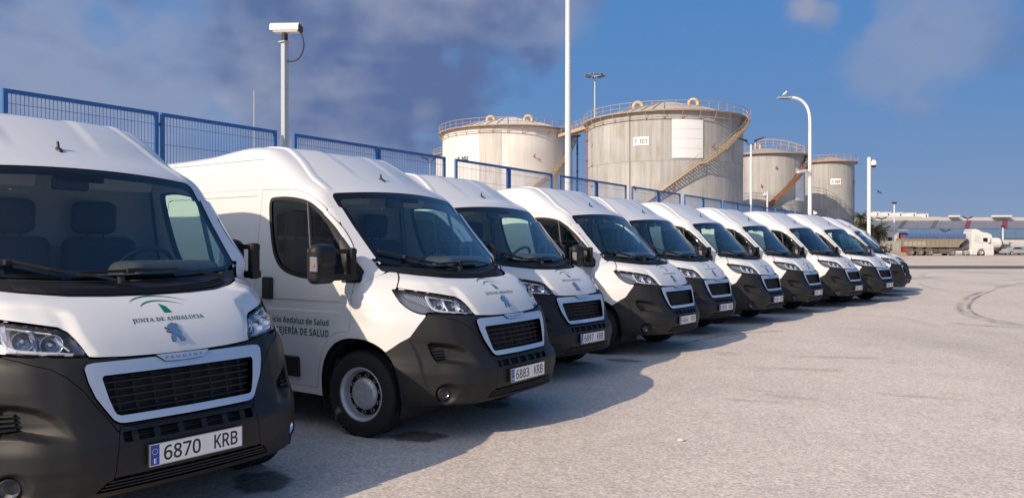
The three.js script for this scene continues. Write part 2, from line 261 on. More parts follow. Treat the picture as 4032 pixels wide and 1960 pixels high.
const chaikin = (p, a, b, n = 2) => {           // rounds the corners between points a and b of a polygon
  let q = p.slice(a, b + 1); for (let k = 0; k < n; k++) { const r = [q[0]]; for (let i = 0; i < q.length - 1; i++) r.push(q[i].map((c, j) => lerp(c, q[i + 1][j], .25)), q[i].map((c, j) => lerp(c, q[i + 1][j], .75))); r.push(q[q.length - 1]); q = r; }
  return [...p.slice(0, a), ...q, ...p.slice(b + 1)];
};
const doorShape = chaikin(chaikin(doorPoly, 13, 17), 1, 10), winShape = chaikin(winPoly, 0, 20);
const hoodRear = tabled(curve1([[0, 1.233], [.1, 1.2335], [.241, 1.238], [.417, 1.246], [.602, 1.268], [.723, 1.289], [.86, 1.309]]), 0, 1.05, 200);
const wsTop = (z) => 1.984 - .06 * z * z, wsBot = (z) => 1.318 + .065 * z * z;
const archR = (X, y) => (Math.pow(Math.pow(Math.abs((X - .958) / .41), 2.4) + Math.pow(Math.abs((y - .33) / .45), 2.4), 1 / 2.4) - 1) * .41;
const archRear = (X, y) => Math.hypot(X - 4.41, y - .34) - .42;
const ws = (z, y, s, t, b) => smax(smax(y - wsTop(z) + t, wsBot(z) + b - y, .05), Math.abs(z) - .806 + s, .06);
const inWs = (X, y) => X < 1.9 && X > .55 && y > 1.25;
const rWs = (X, y, z) => (inWs(X, y) ? ws(z, y, 0, 0, 0) : 1);
const rCowl = (X, y, z) => (X < 1.15 && y > 1.2 && y < 1.45 ? Math.max(hoodRear(z) - y, Math.min(y - wsBot(z) + .005, Math.max(.809 - z, y - 1.40)), (z - .80 - (y - 1.289) * .45) * .9) : 1);
const rHl = (X, y, z) => (X < .8 && y > .9 && y < 1.25 ? sdPoly(hlPoly, z + X, y) : 1);
const rHood = (X, y, z) => (X < 1 && y > .9 && y < 1.35 ? sdPoly(hoodPoly, z, y) : 1);
const rBlk = (X, y, z) => (X < .8 && y < 1.02 ? sdPoly(blkPoly, z + X, y) : 1);
const rDoor = (X, y) => (X > .95 && X < 2.25 && y < 2.05 ? sdPoly(doorShape, X, y) : 1);
const rWin = (X, y) => (X > .95 && X < 2.2 && y > 1.15 ? sdPoly(winShape, X, y) : 1);
const box2 = (X, y, x0, x1, y0, y1, r = .02) => { const dx = Math.max(x0 + r - X, X - x1 + r), dy = Math.max(y0 + r - y, y - y1 + r); return Math.min(Math.max(dx, dy), 0) + Math.hypot(Math.max(dx, 0), Math.max(dy, 0)) - r; };
const rSlide = (X, y) => box2(X, y, 2.245, 3.58, .36, 1.945, .03);
const rUpper = (X, y) => box2(X, y, 2.235 + (2.27 - y) * .02, 5.1, 2.002, 2.272, .012);
const rPanel = (X, y, z) => (X < .4 ? sdPoly(panelPoly, z, y) : 1);
const GAP = .0015;
const rWhite = (X, y, z) => {                  // painted steel that is neither a door nor the hood
  let r = Math.max(.285 - y, X - 5.38);
  if (X < 1.2) r = Math.max(r, -rBlk(X, y, z) + GAP, -rHl(X, y, z) + GAP, -rHood(X, y, z) + .002, -rCowl(X, y, z) + GAP);
  if (X < 1.95) r = Math.max(r, -rWs(X, y, z) + .004);
  if (X < 1.5) r = Math.max(r, -archR(X, y));
  if (X > .9 && X < 2.3) r = Math.max(r, -rDoor(X, y) + GAP);
  if (X > 2.1) r = Math.max(r, -rSlide(X, y) + GAP, y < 2.4 ? -rUpper(X, y) + GAP * .8 : -1, -archRear(X, y));
  return r;
};
const rFender = (X, y) => Math.max((X + y - 2.145) * .707, X - 1.19);
const creaseX = curve1([[.3, .30], [.337, .317], [.469, .381], [.506, .388], [.623, .431], [.713, .474], [.80, .525], [.9, .59]]);
const bumper = (X, y, z) => {                  // the black bumper with its scoops, lamp hollows and wheel-arch step
  let f = body(X, y, z); if (f > .2 || X > .8) return f;
  const az = Math.abs(z);
  if (y > .54 && y < .8 && az > .48) f += .08 * sstep(.006, -.034, sdPoly(scoopPoly, az, y)) * sstep(.53, .74, az);
  if (y < .52 && y > .28 && az > .4) { const r = Math.hypot((az - .77) * 1.3, y - .38); f += .035 * (1 - sstep(.05, .085, r)) + .018 * (1 - sstep(.03, .08, Math.abs(y - .378))) * sstep(.42, .68, az) * (1 - sstep(.77, .82, az)); }
  if (az > .55) { const c = creaseX(y); f += .013 * sstep(c + .012, c - .006, X) * sstep(.17, .32, X) * sstep(.33, .45, y) * (1 - sstep(.74, .82, y)); }
  return f;
};
// ---------- its materials ----------
const M = {};
M.white = phys([.68, .68, .67], .42, 0, { clearcoat: .6, clearcoatRoughness: .08 });
const grain = (() => { const a = tileNoise(128, 64, 3), b = tileNoise(128, 32, 9); return dataTex(128, (u, v) => { const q = .6 * a(u, v) + .4 * b(u, v); return [q, q, q]; }); })(); grain.repeat.set(12, 12);
M.black = phys([.0165, .0163, .0168], .5, 0, { bumpMap: grain, bumpScale: .0003, specularIntensity: .6 });
M.trim = std([.012, .012, .0125], .5);
M.gloss = phys([.008, .008, .009], .12, 0);
M.rubber = std([.013, .013, .0135], .8);
M.satin = phys([.62, .63, .65], .3, .55, { clearcoat: .5, clearcoatRoughness: .1 });
M.chrome = std([.80, .80, .82], .12, 1);
M.steel = std([.55, .56, .58], .42, .5);
M.dark = std(.012, .9);
M.glass = phys([.84, .93, .89], 0, 0, { transmission: 1, thickness: 0, ior: 1.75 });
M.sideGlass = phys([.62, .80, .72], 0, 0, { transmission: 1, thickness: 0, ior: 1.5 });
M.lens = phys([.96, .97, .98], .02, 0, { transmission: 1, thickness: 0, ior: 1.5 });
M.seat = std([.045, .046, .054], .95); M.dash = std([.050, .052, .056], .7); M.grey = std([.42, .42, .43], .8); M.liner = std([.38, .37, .34], .9);
M.core = (() => { const t = dataTex(64, (u, v) => { const q = .25 + .5 * (Math.sin(v * Math.PI * 32) > 0 ? 1 : 0) * (.7 + .3 * hash3(u * 64 | 0, 3, 1)); return [q * .09, q * .09, q * .095]; }); t.repeat.set(8, 4); return std(1, .6, .4, { map: t }); })();
M.orange = std([.75, .16, .01], .3); M.plateBlue = std([.01, .045, .35], .5);
const LOGO = canvasTex(1024, 568, (g, w, h) => {
  const P = (z, y) => [(.24 - z) / .48 * w, (1.24 - y) / .15 * h];
  g.clearRect(0, 0, w, h); g.fillStyle = 'rgba(5,106,74,0)'; g.fillRect(0, 0, w, h);
  g.fillStyle = '#04724a';
  const arc = (a, c1, c2, b, t) => { const [ax, ay] = P(...a), [bx, by] = P(...b), [px, py] = P(...c1), [qx, qy] = P(...c2); g.beginPath(); g.moveTo(ax, ay); g.bezierCurveTo(px, py, qx, qy, bx, by); g.bezierCurveTo(qx, qy + t * .55, px + t * .6, py + t, ax, ay); g.fill(); };
  arc([.158, 1.198], [.10, 1.241], [-.06, 1.236], [-.178, 1.188], 34);
  arc([.118, 1.172], [.085, 1.216], [-.05, 1.212], [-.135, 1.171], 36);
  g.beginPath(); g.moveTo(...P(.012, 1.186)); g.lineTo(...P(-.02, 1.172)); g.lineTo(...P(-.036, 1.1395)); g.lineTo(...P(.008, 1.1395)); g.fill();
  g.fillStyle = '#27463f'; g.font = '600 64px serif'; g.textAlign = 'left'; g.textBaseline = 'alphabetic';
  const s = 'JUNTA DE ANDALUCIA', [x0, y0] = P(.196, 1.100), [x1] = P(-.205, 1.1);
  g.save(); g.translate(x0, y0); g.scale((x1 - x0) / g.measureText(s).width, 1.5); g.fillText(s, 0, 0); g.restore();
});
const SIDE = canvasTex(1024, 200, (g, w, h) => {
  g.clearRect(0, 0, w, h); g.fillStyle = '#0b4f40'; g.textBaseline = 'alphabetic';
  const put = (s, font, x1, y, len, sy) => { g.font = font; g.save(); g.translate(x1 - len, y); g.scale(len / g.measureText(s).width, sy); g.fillText(s, 0, 0); g.restore(); };
  put('Servicio Andaluz de Salud', 'bold 80px sans-serif', w - 12, 76, 920, 1.0);
  put('CONSEJERÍA DE SALUD', '600 76px sans-serif', w - 12, 182, 900, 1.22);
});
M.logo = std(1, .45, 0, { map: LOGO, transparent: true, alphaTest: .4 }); M.side = std(1, .45, 0, { map: SIDE, transparent: true, alphaTest: .4 });
const plateMat = (num) => std(1, .35, 0, { map: canvasTex(1040, 220, (g, w, h) => {
  g.fillStyle = '#e9e9e4'; g.fillRect(0, 0, w, h); g.strokeStyle = '#b9b9b5'; g.lineWidth = 6; g.strokeRect(6, 6, w - 12, h - 12);
  g.fillStyle = '#1745a3'; g.fillRect(10, 10, 92, h - 20); g.fillStyle = '#e8e04a';
  for (let k = 0; k < 12; k++) { g.beginPath(); g.arc(56 + 27 * Math.cos(k * Math.PI / 6), 76 + 27 * Math.sin(k * Math.PI / 6), 4.5, 0, 7); g.fill(); }
  g.fillStyle = '#ffffff'; g.font = 'bold 62px sans-serif'; g.textAlign = 'center'; g.textBaseline = 'alphabetic'; g.fillText('E', 56, 192);
  g.fillStyle = '#161616'; g.textAlign = 'left'; g.font = '190px sans-serif';
  const put = (s, x, len) => { g.save(); g.translate(x, 180); g.scale(len / g.measureText(s).width, 1.04); g.fillText(s, 0, 0); g.strokeStyle = '#161616'; g.lineWidth = 7; g.strokeText(s, 0, 0); g.restore(); };
  if (num) { put(num, 140, 415); put('KRB', 690, 300); }
}) });
// ---------- its parts ----------
const vanProto = new THREE.Group();
const frontPt = (f, z, y, off = 0) => { for (let X = -.1; X < 2; X += .02) if (f(X, y, z) < 0) { let a = X - .02, b = X; for (let k = 0; k < 22; k++) { const m = (a + b) / 2; if (f(m, y, z) < 0) b = m; else a = m; } const n = grad(f, b, y, z); return { p: [-(b + n[0] * off), y + n[1] * off, z + n[2] * off], n: [-n[0], n[1], n[2]] }; } return null; };
const sidePt = (X, y, off = 0) => { const p = rays.S(body, X, y), n = grad(body, ...p); return { p: [-(p[0] + n[0] * off), p[1] + n[1] * off, p[2] + n[2] * off], n: [-n[0], n[1], n[2]] }; };
const flipZ = (g) => { const h = g.clone(); h.applyMatrix4(new THREE.Matrix4().makeScale(1, 1, -1)); if (h.index) { const a = h.index.array; for (let i = 0; i < a.length; i += 3) { const q = a[i]; a[i] = a[i + 1]; a[i + 1] = q; } } else { for (const k of Object.keys(h.attributes)) { const at = h.attributes[k], s = at.itemSize, v = at.array; for (let i = 0; i < at.count; i += 3) for (let c = 0; c < s; c++) { const q = v[i * s + c]; v[i * s + c] = v[(i + 1) * s + c]; v[(i + 1) * s + c] = q; } } } return h; };
const pair = (name, geo, m, parents) => [1, -1].map((s, i) => part(name, s > 0 ? geo : flipZ(geo), m, Array.isArray(parents) ? parents[i] : parents));
{
  const V = vanProto;
  const PB = atlas('P', spread([.22, 3.3, .014], [3.3, 5.5, .07]), spread([0, .52, .02], [.52, .86, .0075], [.86, 1.035, .012]), body);
  const SB = atlas('S', spread([.2, 1.2, .012], [1.2, 2.34, .014], [2.34, 5.4, .09]), spread([.26, 2.47, .0135]), body);
  const PF = atlas('P', spread([.6, 2.55, .0095]), spread([0, 1.035, .0095]), body), SF = atlas('S', spread([.2, 1.2, .011]), spread([.85, 1.45, .011]), body);
  const PN = atlas('F', spread([.27, 1.02, .0075]), spread([0, 1.035, .0075]), bumper, .86), SN = atlas('S', spread([.2, .76, .009]), spread([.27, 1.02, .009]), bumper, .86);
  const SBu = { ...SB, split: false }, PFu = { ...PF, split: false }, FH = atlas('F', spread([.92, 1.20, .0075]), spread([.42, 1.0, .0075]), body, false);
  part('body', toGeo(cut([PB, SB], (X, y, z) => Math.max(rWhite(X, y, z), -rFender(X, y) + .001))), M.white, V);
  pair('fender', toGeo(cut([SBu], (X, y, z) => Math.max(rWhite(X, y, z), rFender(X, y) + .0012)), 'right'), M.white, V);
  const rear = part('rear_wall', new MB().rbox(.12, 2.0, 1.84, .05, -5.33, 1.32, 0).geo(), M.white, V);
  const hood = part('hood', toGeo(cut([PFu], (X, y, z) => rHood(X, y, z) + .003, { skirt: .02 })), M.white, V);
  part('bumper', toGeo(cut([PN, SN], (X, y, z) => Math.max(rBlk(X, y, z) + .001, -Math.min(sdPoly(roundPoly, z + X, y), 9) + .0022, -rPanel(X, y, z) + .002, -sdPoly(lowPoly, z, y), -archR(X, y), .288 - y), { skirt: .03 })), M.black, V);
  part('grille_surround', toGeo(cut([PN, SN], (X, y, z) => Math.max(rBlk(X, y, z) + .001, sdPoly(roundPoly, z + X, y) + .0012, -rPanel(X, y, z) + .002, -sdPoly(grOut, z, y) + .002), { skirt: .03 })), M.black, V);
  part('plate_panel', toGeo(cut([PN], (X, y, z) => Math.max(rPanel(X, y, z) + .001, -box2(z, y, -.36, .36, .547, .594, .008)), { skirt: .03 })), M.black, V);
  // grille
  const gr = part('grille', toGeo(cut([PF, PN], (X, y, z) => 1), 'right'), M.satin, null); 
  const fine = atlas('P', spread([.5, .86, .006]), spread([0, .52, .006]), body);
  gr.geometry = toGeo(cut([fine], (X, y, z) => Math.max(sdPoly(grOut, z, y), -sdPoly(grIn, z, y)), { off: .02, skirt: .05 })); V.add(gr);
  part('radiator', toGeo(cut([fine], (X, y, z) => sdPoly(grOut, z, y) + .012, { off: -.055, skirt: 0, uv: (X, y, z) => [z * 2, y * 4] })), M.core, gr);
  const sweep = (pts, w, h) => { const b = new MB(); for (let i = 0; i < pts.length - 1; i++) b.beam(pts[i], pts[i + 1], w, h); return b.geo(); };
  for (const [y, L] of [[.835, .405], [.80, .398], [.765, .389], [.73, .38], [.695, .372]]) { const pts = []; for (let k = -8; k <= 8; k++) pts.push(frontPt(body, L * k / 8, y, -.018).p); part('grille_bar', sweep(pts, .028, .0075), M.black, gr); }
  for (const z of [-.35, -.26, -.16, -.055, .055, .16, .26, .35]) { const a = frontPt(body, z, .862, -.026).p, b = frontPt(body, z * .97, .666, -.026).p; part('grille_rib', new MB().beam(a, b, .007, .016, [0, 0, 1]).geo(), M.black, gr); }
  const badge = part('badge', toGeo(cut([atlas('P', spread([.6, .86, .004]), spread([0, .2, .004]), body)], (X, y, z) => Math.max(Math.abs(z) - .145 + (.925 - y) * 1.4, y - .927, .893 - y + z * z * .4), { off: .031, skirt: .03 })), M.satin, gr);
  { // raised letters on the badge
    const f = frontPt(body, 0, .909, .0315), t = canvasTex(512, 64, (g, w, h) => { g.clearRect(0, 0, w, h); g.fillStyle = '#8b8d93'; g.font = 'bold 56px sans-serif'; g.textBaseline = 'middle'; const s = 'P E U G E O T'; g.save(); g.scale(w / g.measureText(s).width, 1); g.fillText(s, 0, 34); g.restore(); });
    const g = toGeo(cut([atlas('P', spread([.66, .86, .005]), spread([0, .13, .005]), body, false)], (X, y, z) => Math.max(Math.abs(z) - .105, Math.abs(y - .9105) - .0085), { off: .0322, skirt: 0, uv: (X, y, z) => [(.105 - z) / .21, (y - .902) / .017] }), 'right');
    const g2 = toGeo(cut([atlas('P', spread([.66, .86, .005]), spread([0, .13, .005]), body, false)], (X, y, z) => Math.max(Math.abs(z) - .105, Math.abs(y - .9105) - .0085), { off: .0322, skirt: 0, uv: (X, y, z) => [(.105 + z) / .21, (y - .902) / .017] }), 'left');
    part('badge_letters', mergeGeometries([g, g2]), std(1, .3, .5, { map: t, transparent: true, alphaTest: .35 }), gr);
  }
  // intakes below it
  const dark = (poly, y0, y1, L, d) => { const b = new MB(); const n = 8; for (let k = -n; k < n; k++) { const q = [frontPt(body, L * k / n, y1, -d).p, frontPt(body, L * (k + 1) / n, y1, -d).p, frontPt(body, L * (k + 1) / n, y0, -d).p, frontPt(body, L * k / n, y0, -d).p]; const g = new THREE.BufferGeometry(); g.setAttribute('position', new THREE.Float32BufferAttribute([...q[0], ...q[2], ...q[1], ...q[0], ...q[3], ...q[2]], 3)); g.computeVertexNormals(); b.add(g); } return b.geo(); };
  const slot = part('upper_intake', dark(null, .54, .60, .37, .05), M.core, V);
  for (const z of [-.30, -.19, -.065, .065, .19, .30]) { const a = frontPt(body, z, .596, -.012).p, b = frontPt(body, z, .546, -.012).p; part('intake_rib', new MB().beam(a, b, .009, .03, [0, 0, 1]).geo(), M.black, slot); }
  for (const y of [.562, .578]) part('intake_bar', sweep([-1, -.75, -.5, -.25, 0, .25, .5, .75, 1].map((k) => frontPt(body, .357 * k, y, -.03).p), .012, .004), M.black, slot);
  const low = part('lower_intake', dark(null, .305, .385, .48, .06), M.dark, V);
  for (const [y, L] of [[.362, .43], [.345, .445], [.328, .46]]) part('intake_bar', sweep([-1, -.8, -.6, -.4, -.2, 0, .2, .4, .6, .8, 1].map((k) => frontPt(body, L * k, y, -.012).p), .03, .0075), M.black, low);
  for (let k = -5; k <= 5; k++) { const z = k * .078, a = frontPt(body, z, .376, -.016).p, b = frontPt(body, z * 1.03, .314, -.016).p; part('intake_rib', new MB().beam(a, b, .008, .02, [0, 0, 1]).geo(), M.black, low); }
  // scoops and fog lamps
  const vents = new MB(); for (let k = 0; k < 4; k++) { const y = .634 + k * .021, p0 = frontPt(bumper, .798, y, .012), p1 = frontPt(bumper, .725, y + .006, .006); vents.beam(p0.p, p1.p, .03, .009); }
  pair('scoop_vent', vents.geo(), M.trim, V);
  const fp = frontPt(bumper, .77, .38, .008), fq = (g) => g.applyMatrix4(new THREE.Matrix4().compose(new THREE.Vector3(...fp.p), new THREE.Quaternion().setFromUnitVectors(new THREE.Vector3(0, 1, 0), new THREE.Vector3(.9, 0, .43).normalize()), new THREE.Vector3(1, 1, 1)));
  const fogs = pair('fog_light', fq(new THREE.LatheGeometry([[.046, -.03], [.05, .0], [.05, .012], [.044, .016], [.041, .008]].map((p) => new THREE.Vector2(...p)), 28)), M.trim, V);
  pair('lamp_reflector', fq(new THREE.LatheGeometry([[.001, -.028], [.012, -.026], [.028, -.014], [.041, .004]].map((p) => new THREE.Vector2(...p)), 24)), M.chrome, fogs);
  pair('lamp_lens', fq(new THREE.LatheGeometry([[.0, .017], [.02, .0155], [.042, .010]].map((p) => new THREE.Vector2(...p)), 24)), M.lens, fogs);
  // head lamps
  const hl = pair('headlight', toGeo(cut([FH], (X, y, z) => rHl(X, y, z) + .004, { off: -.052, skirt: -.054 }), 'right'), std([.24, .24, .25], .3, .75), V);
  pair('headlight_lens', toGeo(cut([FH], (X, y, z) => rHl(X, y, z) + .0045, { off: .001, skirt: 0 }), 'right'), M.lens, hl);
  pair('headlight_rim', toGeo(cut([FH], (X, y, z) => Math.max(rHl(X, y, z) + .004, -rHl(X, y, z) - .009), { off: .0018, skirt: .006 }), 'right'), M.gloss, hl);
  const chr = new MB(), drl = new MB();
  for (const [z, y, r] of [[.585, 1.040, .048], [.69, 1.062, .046]]) { const q = frontPt(body, z, y, -.045); chr.add(new THREE.LatheGeometry([[.010, -.012], [.5 * r, -.004], [.8 * r, .012], [r, .034], [r * 1.06, .034]].map((p) => new THREE.Vector2(...p)), 26), new THREE.Matrix4().compose(new THREE.Vector3(...q.p), new THREE.Quaternion().setFromUnitVectors(new THREE.Vector3(0, 1, 0), new THREE.Vector3(.95, .1, .2).normalize()), new THREE.Vector3(1, 1, 1))); chr.add(new THREE.SphereGeometry(r * .22, 12, 8), T(q.p[0] + .006, q.p[1], q.p[2] + .002)); }
  for (let k = 0; k < 8; k++) { const z = .752 + k * .011, a = frontPt(body, z, 1.035 + k * .009, -.040), b = frontPt(body, z, 1.118 + k * .004, -.030); chr.beam(a.p, b.p, .004, .026, [.4, 0, .9]); }
  { const st = [[.505, 1.0], [.53, 1.03], [.545, 1.06], [.55, 1.082]]; for (let i = 0; i < 3; i++) chr.beam(frontPt(body, ...st[i], -.03).p, frontPt(body, ...st[i + 1], -.03).p, .03, .008); }
  { const a = frontPt(body, .637, 1.005, -.03), b = frontPt(body, .64, 1.10, -.03); chr.beam(a.p, b.p, .012, .03, [.4, 0, .9]); const c = frontPt(body, .56, 1.088, -.03), d = frontPt(body, .73, 1.122, -.03); chr.beam(c.p, d.p, .03, .008); }
  pair('headlight_reflector', chr.geo(), M.chrome, hl);
  const drlPts = [[.735, 1.118], [.742, 1.09], [.745, 1.05], [.738, 1.02], [.71, 1.004], [.64, .996], [.56, .989], [.50, .981]];
  for (let i = 0; i < drlPts.length - 1; i++) drl.beam(frontPt(body, ...drlPts[i], -.018).p, frontPt(body, ...drlPts[i + 1], -.018).p, .02, .014);
  pair('light_strip', drl.geo(), phys([.75, .79, .84], .15, .3, {}), hl);
  // glass and what frames it
  const rGl = (X, y, z) => (inWs(X, y) ? Math.max(ws(z, y, .036, .042, .022), -box2(z, y, -.118 - (y - 1.9) * .3, .118 + (y - 1.9) * .3, 1.905, 2.1, .01)) : 1);
  const PW = atlas('P', spread([1.35, 2.75, .0115]), spread([0, .84, .0115]), body);
  const wsM = part('windscreen', toGeo(cut([PW], (X, y, z) => rGl(X, y, z), { off: -.004, skirt: 0 })), M.glass, V);
  part('windscreen_border', toGeo(cut([PW], (X, y, z) => Math.max(rWs(X, y, z), -rGl(X, y, z)), { off: -.004, skirt: .01 })), M.gloss, wsM);
  const cowl = part('cowl', toGeo(cut([PFu], (X, y, z) => rCowl(X, y, z) + .002, { off: -.012, skirt: .03 })), M.trim, V);
  for (const k of [.16, .30, .44]) { const pts = []; for (let i = -10; i <= 10; i++) { const z = .6 * i / 10; pts.push(frontPt(body, z, hoodRear(Math.abs(z)) + .004 + k * .07, -.005).p); } part('cowl_slat', sweep(pts, .012, .01), M.trim, cowl); }
  const wip = (name, blade, arm) => { const b = new MB(), bp = blade.map(([z, y]) => frontPt(body, z, y, .022).p); for (let i = 0; i < bp.length - 1; i++) b.beam(bp[i], bp[i + 1], .022, .016); b.rbox(.05, .03, .05, .008, ...bp[(bp.length / 2) | 0]); const w = b.build('wiper', M.rubber, V); const a = arm.map(([z, y, o]) => frontPt(body, z, y, o).p), c = new MB(); for (let i = 0; i < a.length - 1; i++) c.beam(a[i], a[i + 1], .02, .013); c.bar([a[a.length - 1][0], a[a.length - 1][1] - .015, a[a.length - 1][2]], [a[a.length - 1][0], a[a.length - 1][1] + .02, a[a.length - 1][2]], .022); c.build('wiper_arm', M.trim, w); };
  wip('wiper', [[.765, 1.452], [.67, 1.427], [.57, 1.400], [.46, 1.371], [.35, 1.340]], [[.565, 1.40, .035], [.40, 1.352, .035], [.22, 1.318, .03], [.08, 1.29, .02]]);
  wip('wiper', [[.30, 1.338], [.15, 1.342], [0, 1.345], [-.15, 1.347], [-.30, 1.346]], [[.0, 1.346, .035], [-.2, 1.340, .035], [-.42, 1.318, .03], [-.60, 1.298, .02]]);
  // doors
  const doors = pair('door', toGeo(cut([SBu], (X, y, z) => Math.max(rDoor(X, y) + GAP, -rWin(X, y) + .002), { skirt: .025 }), 'right'), M.white, V);
  const SW = atlas('S', spread([.88, 2.12, .0095]), spread([1.2, 1.95, .0095]), body, false), SWp = SW;
  pair('window_seal', toGeo(cut([SW], (X, y) => Math.max(rWin(X, y), -(rWin(X, y) + .03)), { off: .001, skirt: .02 }), 'right'), M.rubber, doors);
  pair('door_window', toGeo(cut([SW], (X, y) => rWin(X, y) + .029, { off: -.008, skirt: 0 }), 'right'), M.sideGlass, doors);
  { const a = sidePt(1.593, 1.872, -.004), b = sidePt(1.465, 1.25, -.004); pair('window_divider', new MB().beam(a.p, b.p, .014, .03, [0, 0, 1]).geo(), std([.10, .088, .075], .5), doors); }
  pair('door_trim', toGeo(cut([SBu], (X, y) => Math.max(rDoor(X, y) + .03, y - 1.225), { off: -.06, skirt: 0 }), 'right'), M.dash, doors);
  pair('window_frame', toGeo(cut([SBu], (X, y) => Math.max(rDoor(X, y) + .02, -rWin(X, y) - .012, 1.22 - y), { off: -.035, skirt: 0 }), 'right'), std([.50, .48, .42], .85), doors);
  { const q = sidePt(2.0, 1.145, .004), g = new MB().rbox(.125, .19, .035, .016, q.p[0], q.p[1], q.p[2] + .006).geo(); pair('door_handle', g, M.trim, doors); }
  pair('cargo_door', toGeo(cut([SBu], (X, y) => rSlide(X, y) + GAP, { off: -.002, skirt: .02 }), 'right'), M.white, V);
  pair('upper_panel', toGeo(cut([SBu], (X, y) => (y < 2.4 ? rUpper(X, y) + GAP * .8 : 1), { off: -.003, skirt: .015 }), 'right'), M.white, V);
  pair('side_moulding', new MB().rbox(.55, .17, .03, .012, -1.90, .50, 1.012).geo(), M.black, V);
  // printing
  const dec = atlas('P', spread([.85, 1.35, .01]), spread([0, .25, .01]), body, false), uvL = (s) => (X, y, z) => [(.24 - z * s) / .48, (y - 1.09) / .15];
  const rLogo = (X, y, z) => Math.max(z - .24, Math.abs(y - 1.165) - .075);
  part('printed_logo', mergeGeometries([toGeo(cut([dec], rLogo, { off: .0015, skirt: 0, uv: uvL(1) }), 'right'), toGeo(cut([dec], rLogo, { off: .0015, skirt: 0, uv: uvL(-1) }), 'left')]), M.logo, hood);
  const SD = atlas('S', spread([1.2, 2.25, .04]), spread([.74, .98, .02]), body, false);
  const rTx = (X, y) => box2(X, y, 1.255, 2.175, .752, .925, .002);
  part('printed_lettering', toGeo(cut([SD], rTx, { off: .0015, skirt: 0, uv: (X, y) => [(2.175 - X) / .92, (y - .752) / .173] }), 'right'), M.side, V);
  // the emblem: a standing lion in outline
  const lion = [[.030, 1.062], [.026, 1.074], [.012, 1.083], [-.004, 1.086], [-.012, 1.080], [-.022, 1.083], [-.030, 1.076], [-.026, 1.066], [-.020, 1.060], [-.030, 1.050], [-.036, 1.036], [-.034, 1.022], [-.044, 1.008], [-.050, 1.000], [-.046, .993], [-.022, .993], [-.024, 1.003], [-.016, 1.016], [-.004, 1.021], [.004, 1.010], [.002, 1.001], [.010, .993], [.026, .993], [.022, 1.000], [.026, 1.012], [.020, 1.026], [.010, 1.034], [.020, 1.040], [.036, 1.040], [.044, 1.048], [.034, 1.051], [.022, 1.050], [.030, 1.056], [.044, 1.060], [.046, 1.068]];
  const LP = atlas('P', spread([.82, 1.0, .0022]), spread([-.06, .06, .0022]), body, false);
  part('emblem', toGeo(cut([LP], (X, y, z) => sdPoly(lion, z, y), { off: .006, skirt: .006 }), 'right'), std([.55, .56, .58], .26, .9), hood);
  // plate
  const pl = frontPt(body, 0, .465, .012), tilt = Math.atan2(frontPt(body, 0, .51, 0).p[0] - frontPt(body, 0, .42, 0).p[0], .09);
  const plate = part('licence_plate', new MB().rbox(.012, .114, .524, .004, pl.p[0] + .004, .465, 0).geo(), M.trim, V);
  { const g = new THREE.PlaneGeometry(.518, .109); g.applyMatrix4(T(pl.p[0] + .0125, .465, 0, 0, Math.PI / 2)); part('plate_face', g, M.satin, plate); }
  // aerial
  { const q = frontPt(body, 0, 2.115, -.004), a = new MB(); a.add(new THREE.SphereGeometry(1, 16, 10), T(q.p[0] - .015, q.p[1] + .006, 0, 0, 0, -.5, [.045, .022, .020])); a.bar([q.p[0] - .020, q.p[1] + .012, 0], [q.p[0] - .034, q.p[1] + .068, 0], .010, .008); a.build('antenna', M.trim, V); }
  // mirrors
  const mir = new MB(); mir.rbox(.14, .20, .25, .068, -1.045, 1.42, 1.30, 0, .12).rbox(.115, .20, .235, .045, -1.055, 1.315, 1.298, 0, .12);
  const mirG = mir.geo(), foldM = T(-1.15, .035, 1.09).multiply(T(0, 0, 0, 0, -1.45, 0)).multiply(T(1.03, 0, -1.03)), fold = (name, g, m, par) => [part(name, g, m, par[0]), part(name, flipZ(g.clone().applyMatrix4(foldM)), m, par[1])], mirrors = fold('mirror', mirG, M.black, [V, V]);
  fold('mirror_arm', new MB().beam([-1.0, 1.462, 1.0], [-1.05, 1.462, 1.24], .055, .035).beam([-1.0, 1.262, 1.0], [-1.05, 1.262, 1.24], .075, .05).rbox(.075, .26, .06, .02, -1.005, 1.36, 1.035).geo(), M.black, mirrors);
  { const sg = toGeo(cut([atlas('S', spread([.86, 1.24, .0085]), spread([1.19, 1.6, .0085]), body, false)], (X, y) => sdPoly(sailPoly, X, y), { off: .008, skirt: .02 }), 'right'); part('mirror_sail', sg, M.black, mirrors[0]); part('mirror_sail', flipZ(sg.clone().translate(-.075, 0, -.006)), M.black, mirrors[1]); }
  fold('mirror_glass', new MB().rbox(.01, .24, .18, .004, -1.118, 1.36, 1.30, 0, .12).geo(), M.chrome, mirrors);
  fold('indicator', new MB().rbox(.06, .115, .02, .009, -1.015, 1.365, 1.412, 0, .5).geo(), phys([.30, .31, .33], .2, .4), mirrors);
  fold('indicator_bulb', new MB().rbox(.016, .02, .006, .002, -1.010, 1.358, 1.424, 0, .5).geo(), M.orange, mirrors);
  // wheels
  const tyre = new THREE.LatheGeometry([[.215, -.085], [.225, -.104], [.262, -.112], [.300, -.107], [.322, -.096], [.335, -.080], [.339, -.055], [.332, -.053], [.332, -.046], [.340, -.044], [.341, -.016], [.333, -.014], [.333, -.007], [.341, -.005], [.341, .005], [.333, .007], [.333, .014], [.341, .016], [.340, .044], [.332, .046], [.332, .053], [.339, .055], [.335, .080], [.322, .096], [.318, .0985], [.300, .107], [.296, .1085], [.262, .112], [.258, .1105], [.235, .108], [.225, .104], [.212, .094]].map((p) => new THREE.Vector2(...p)), 60).rotateX(Math.PI / 2);
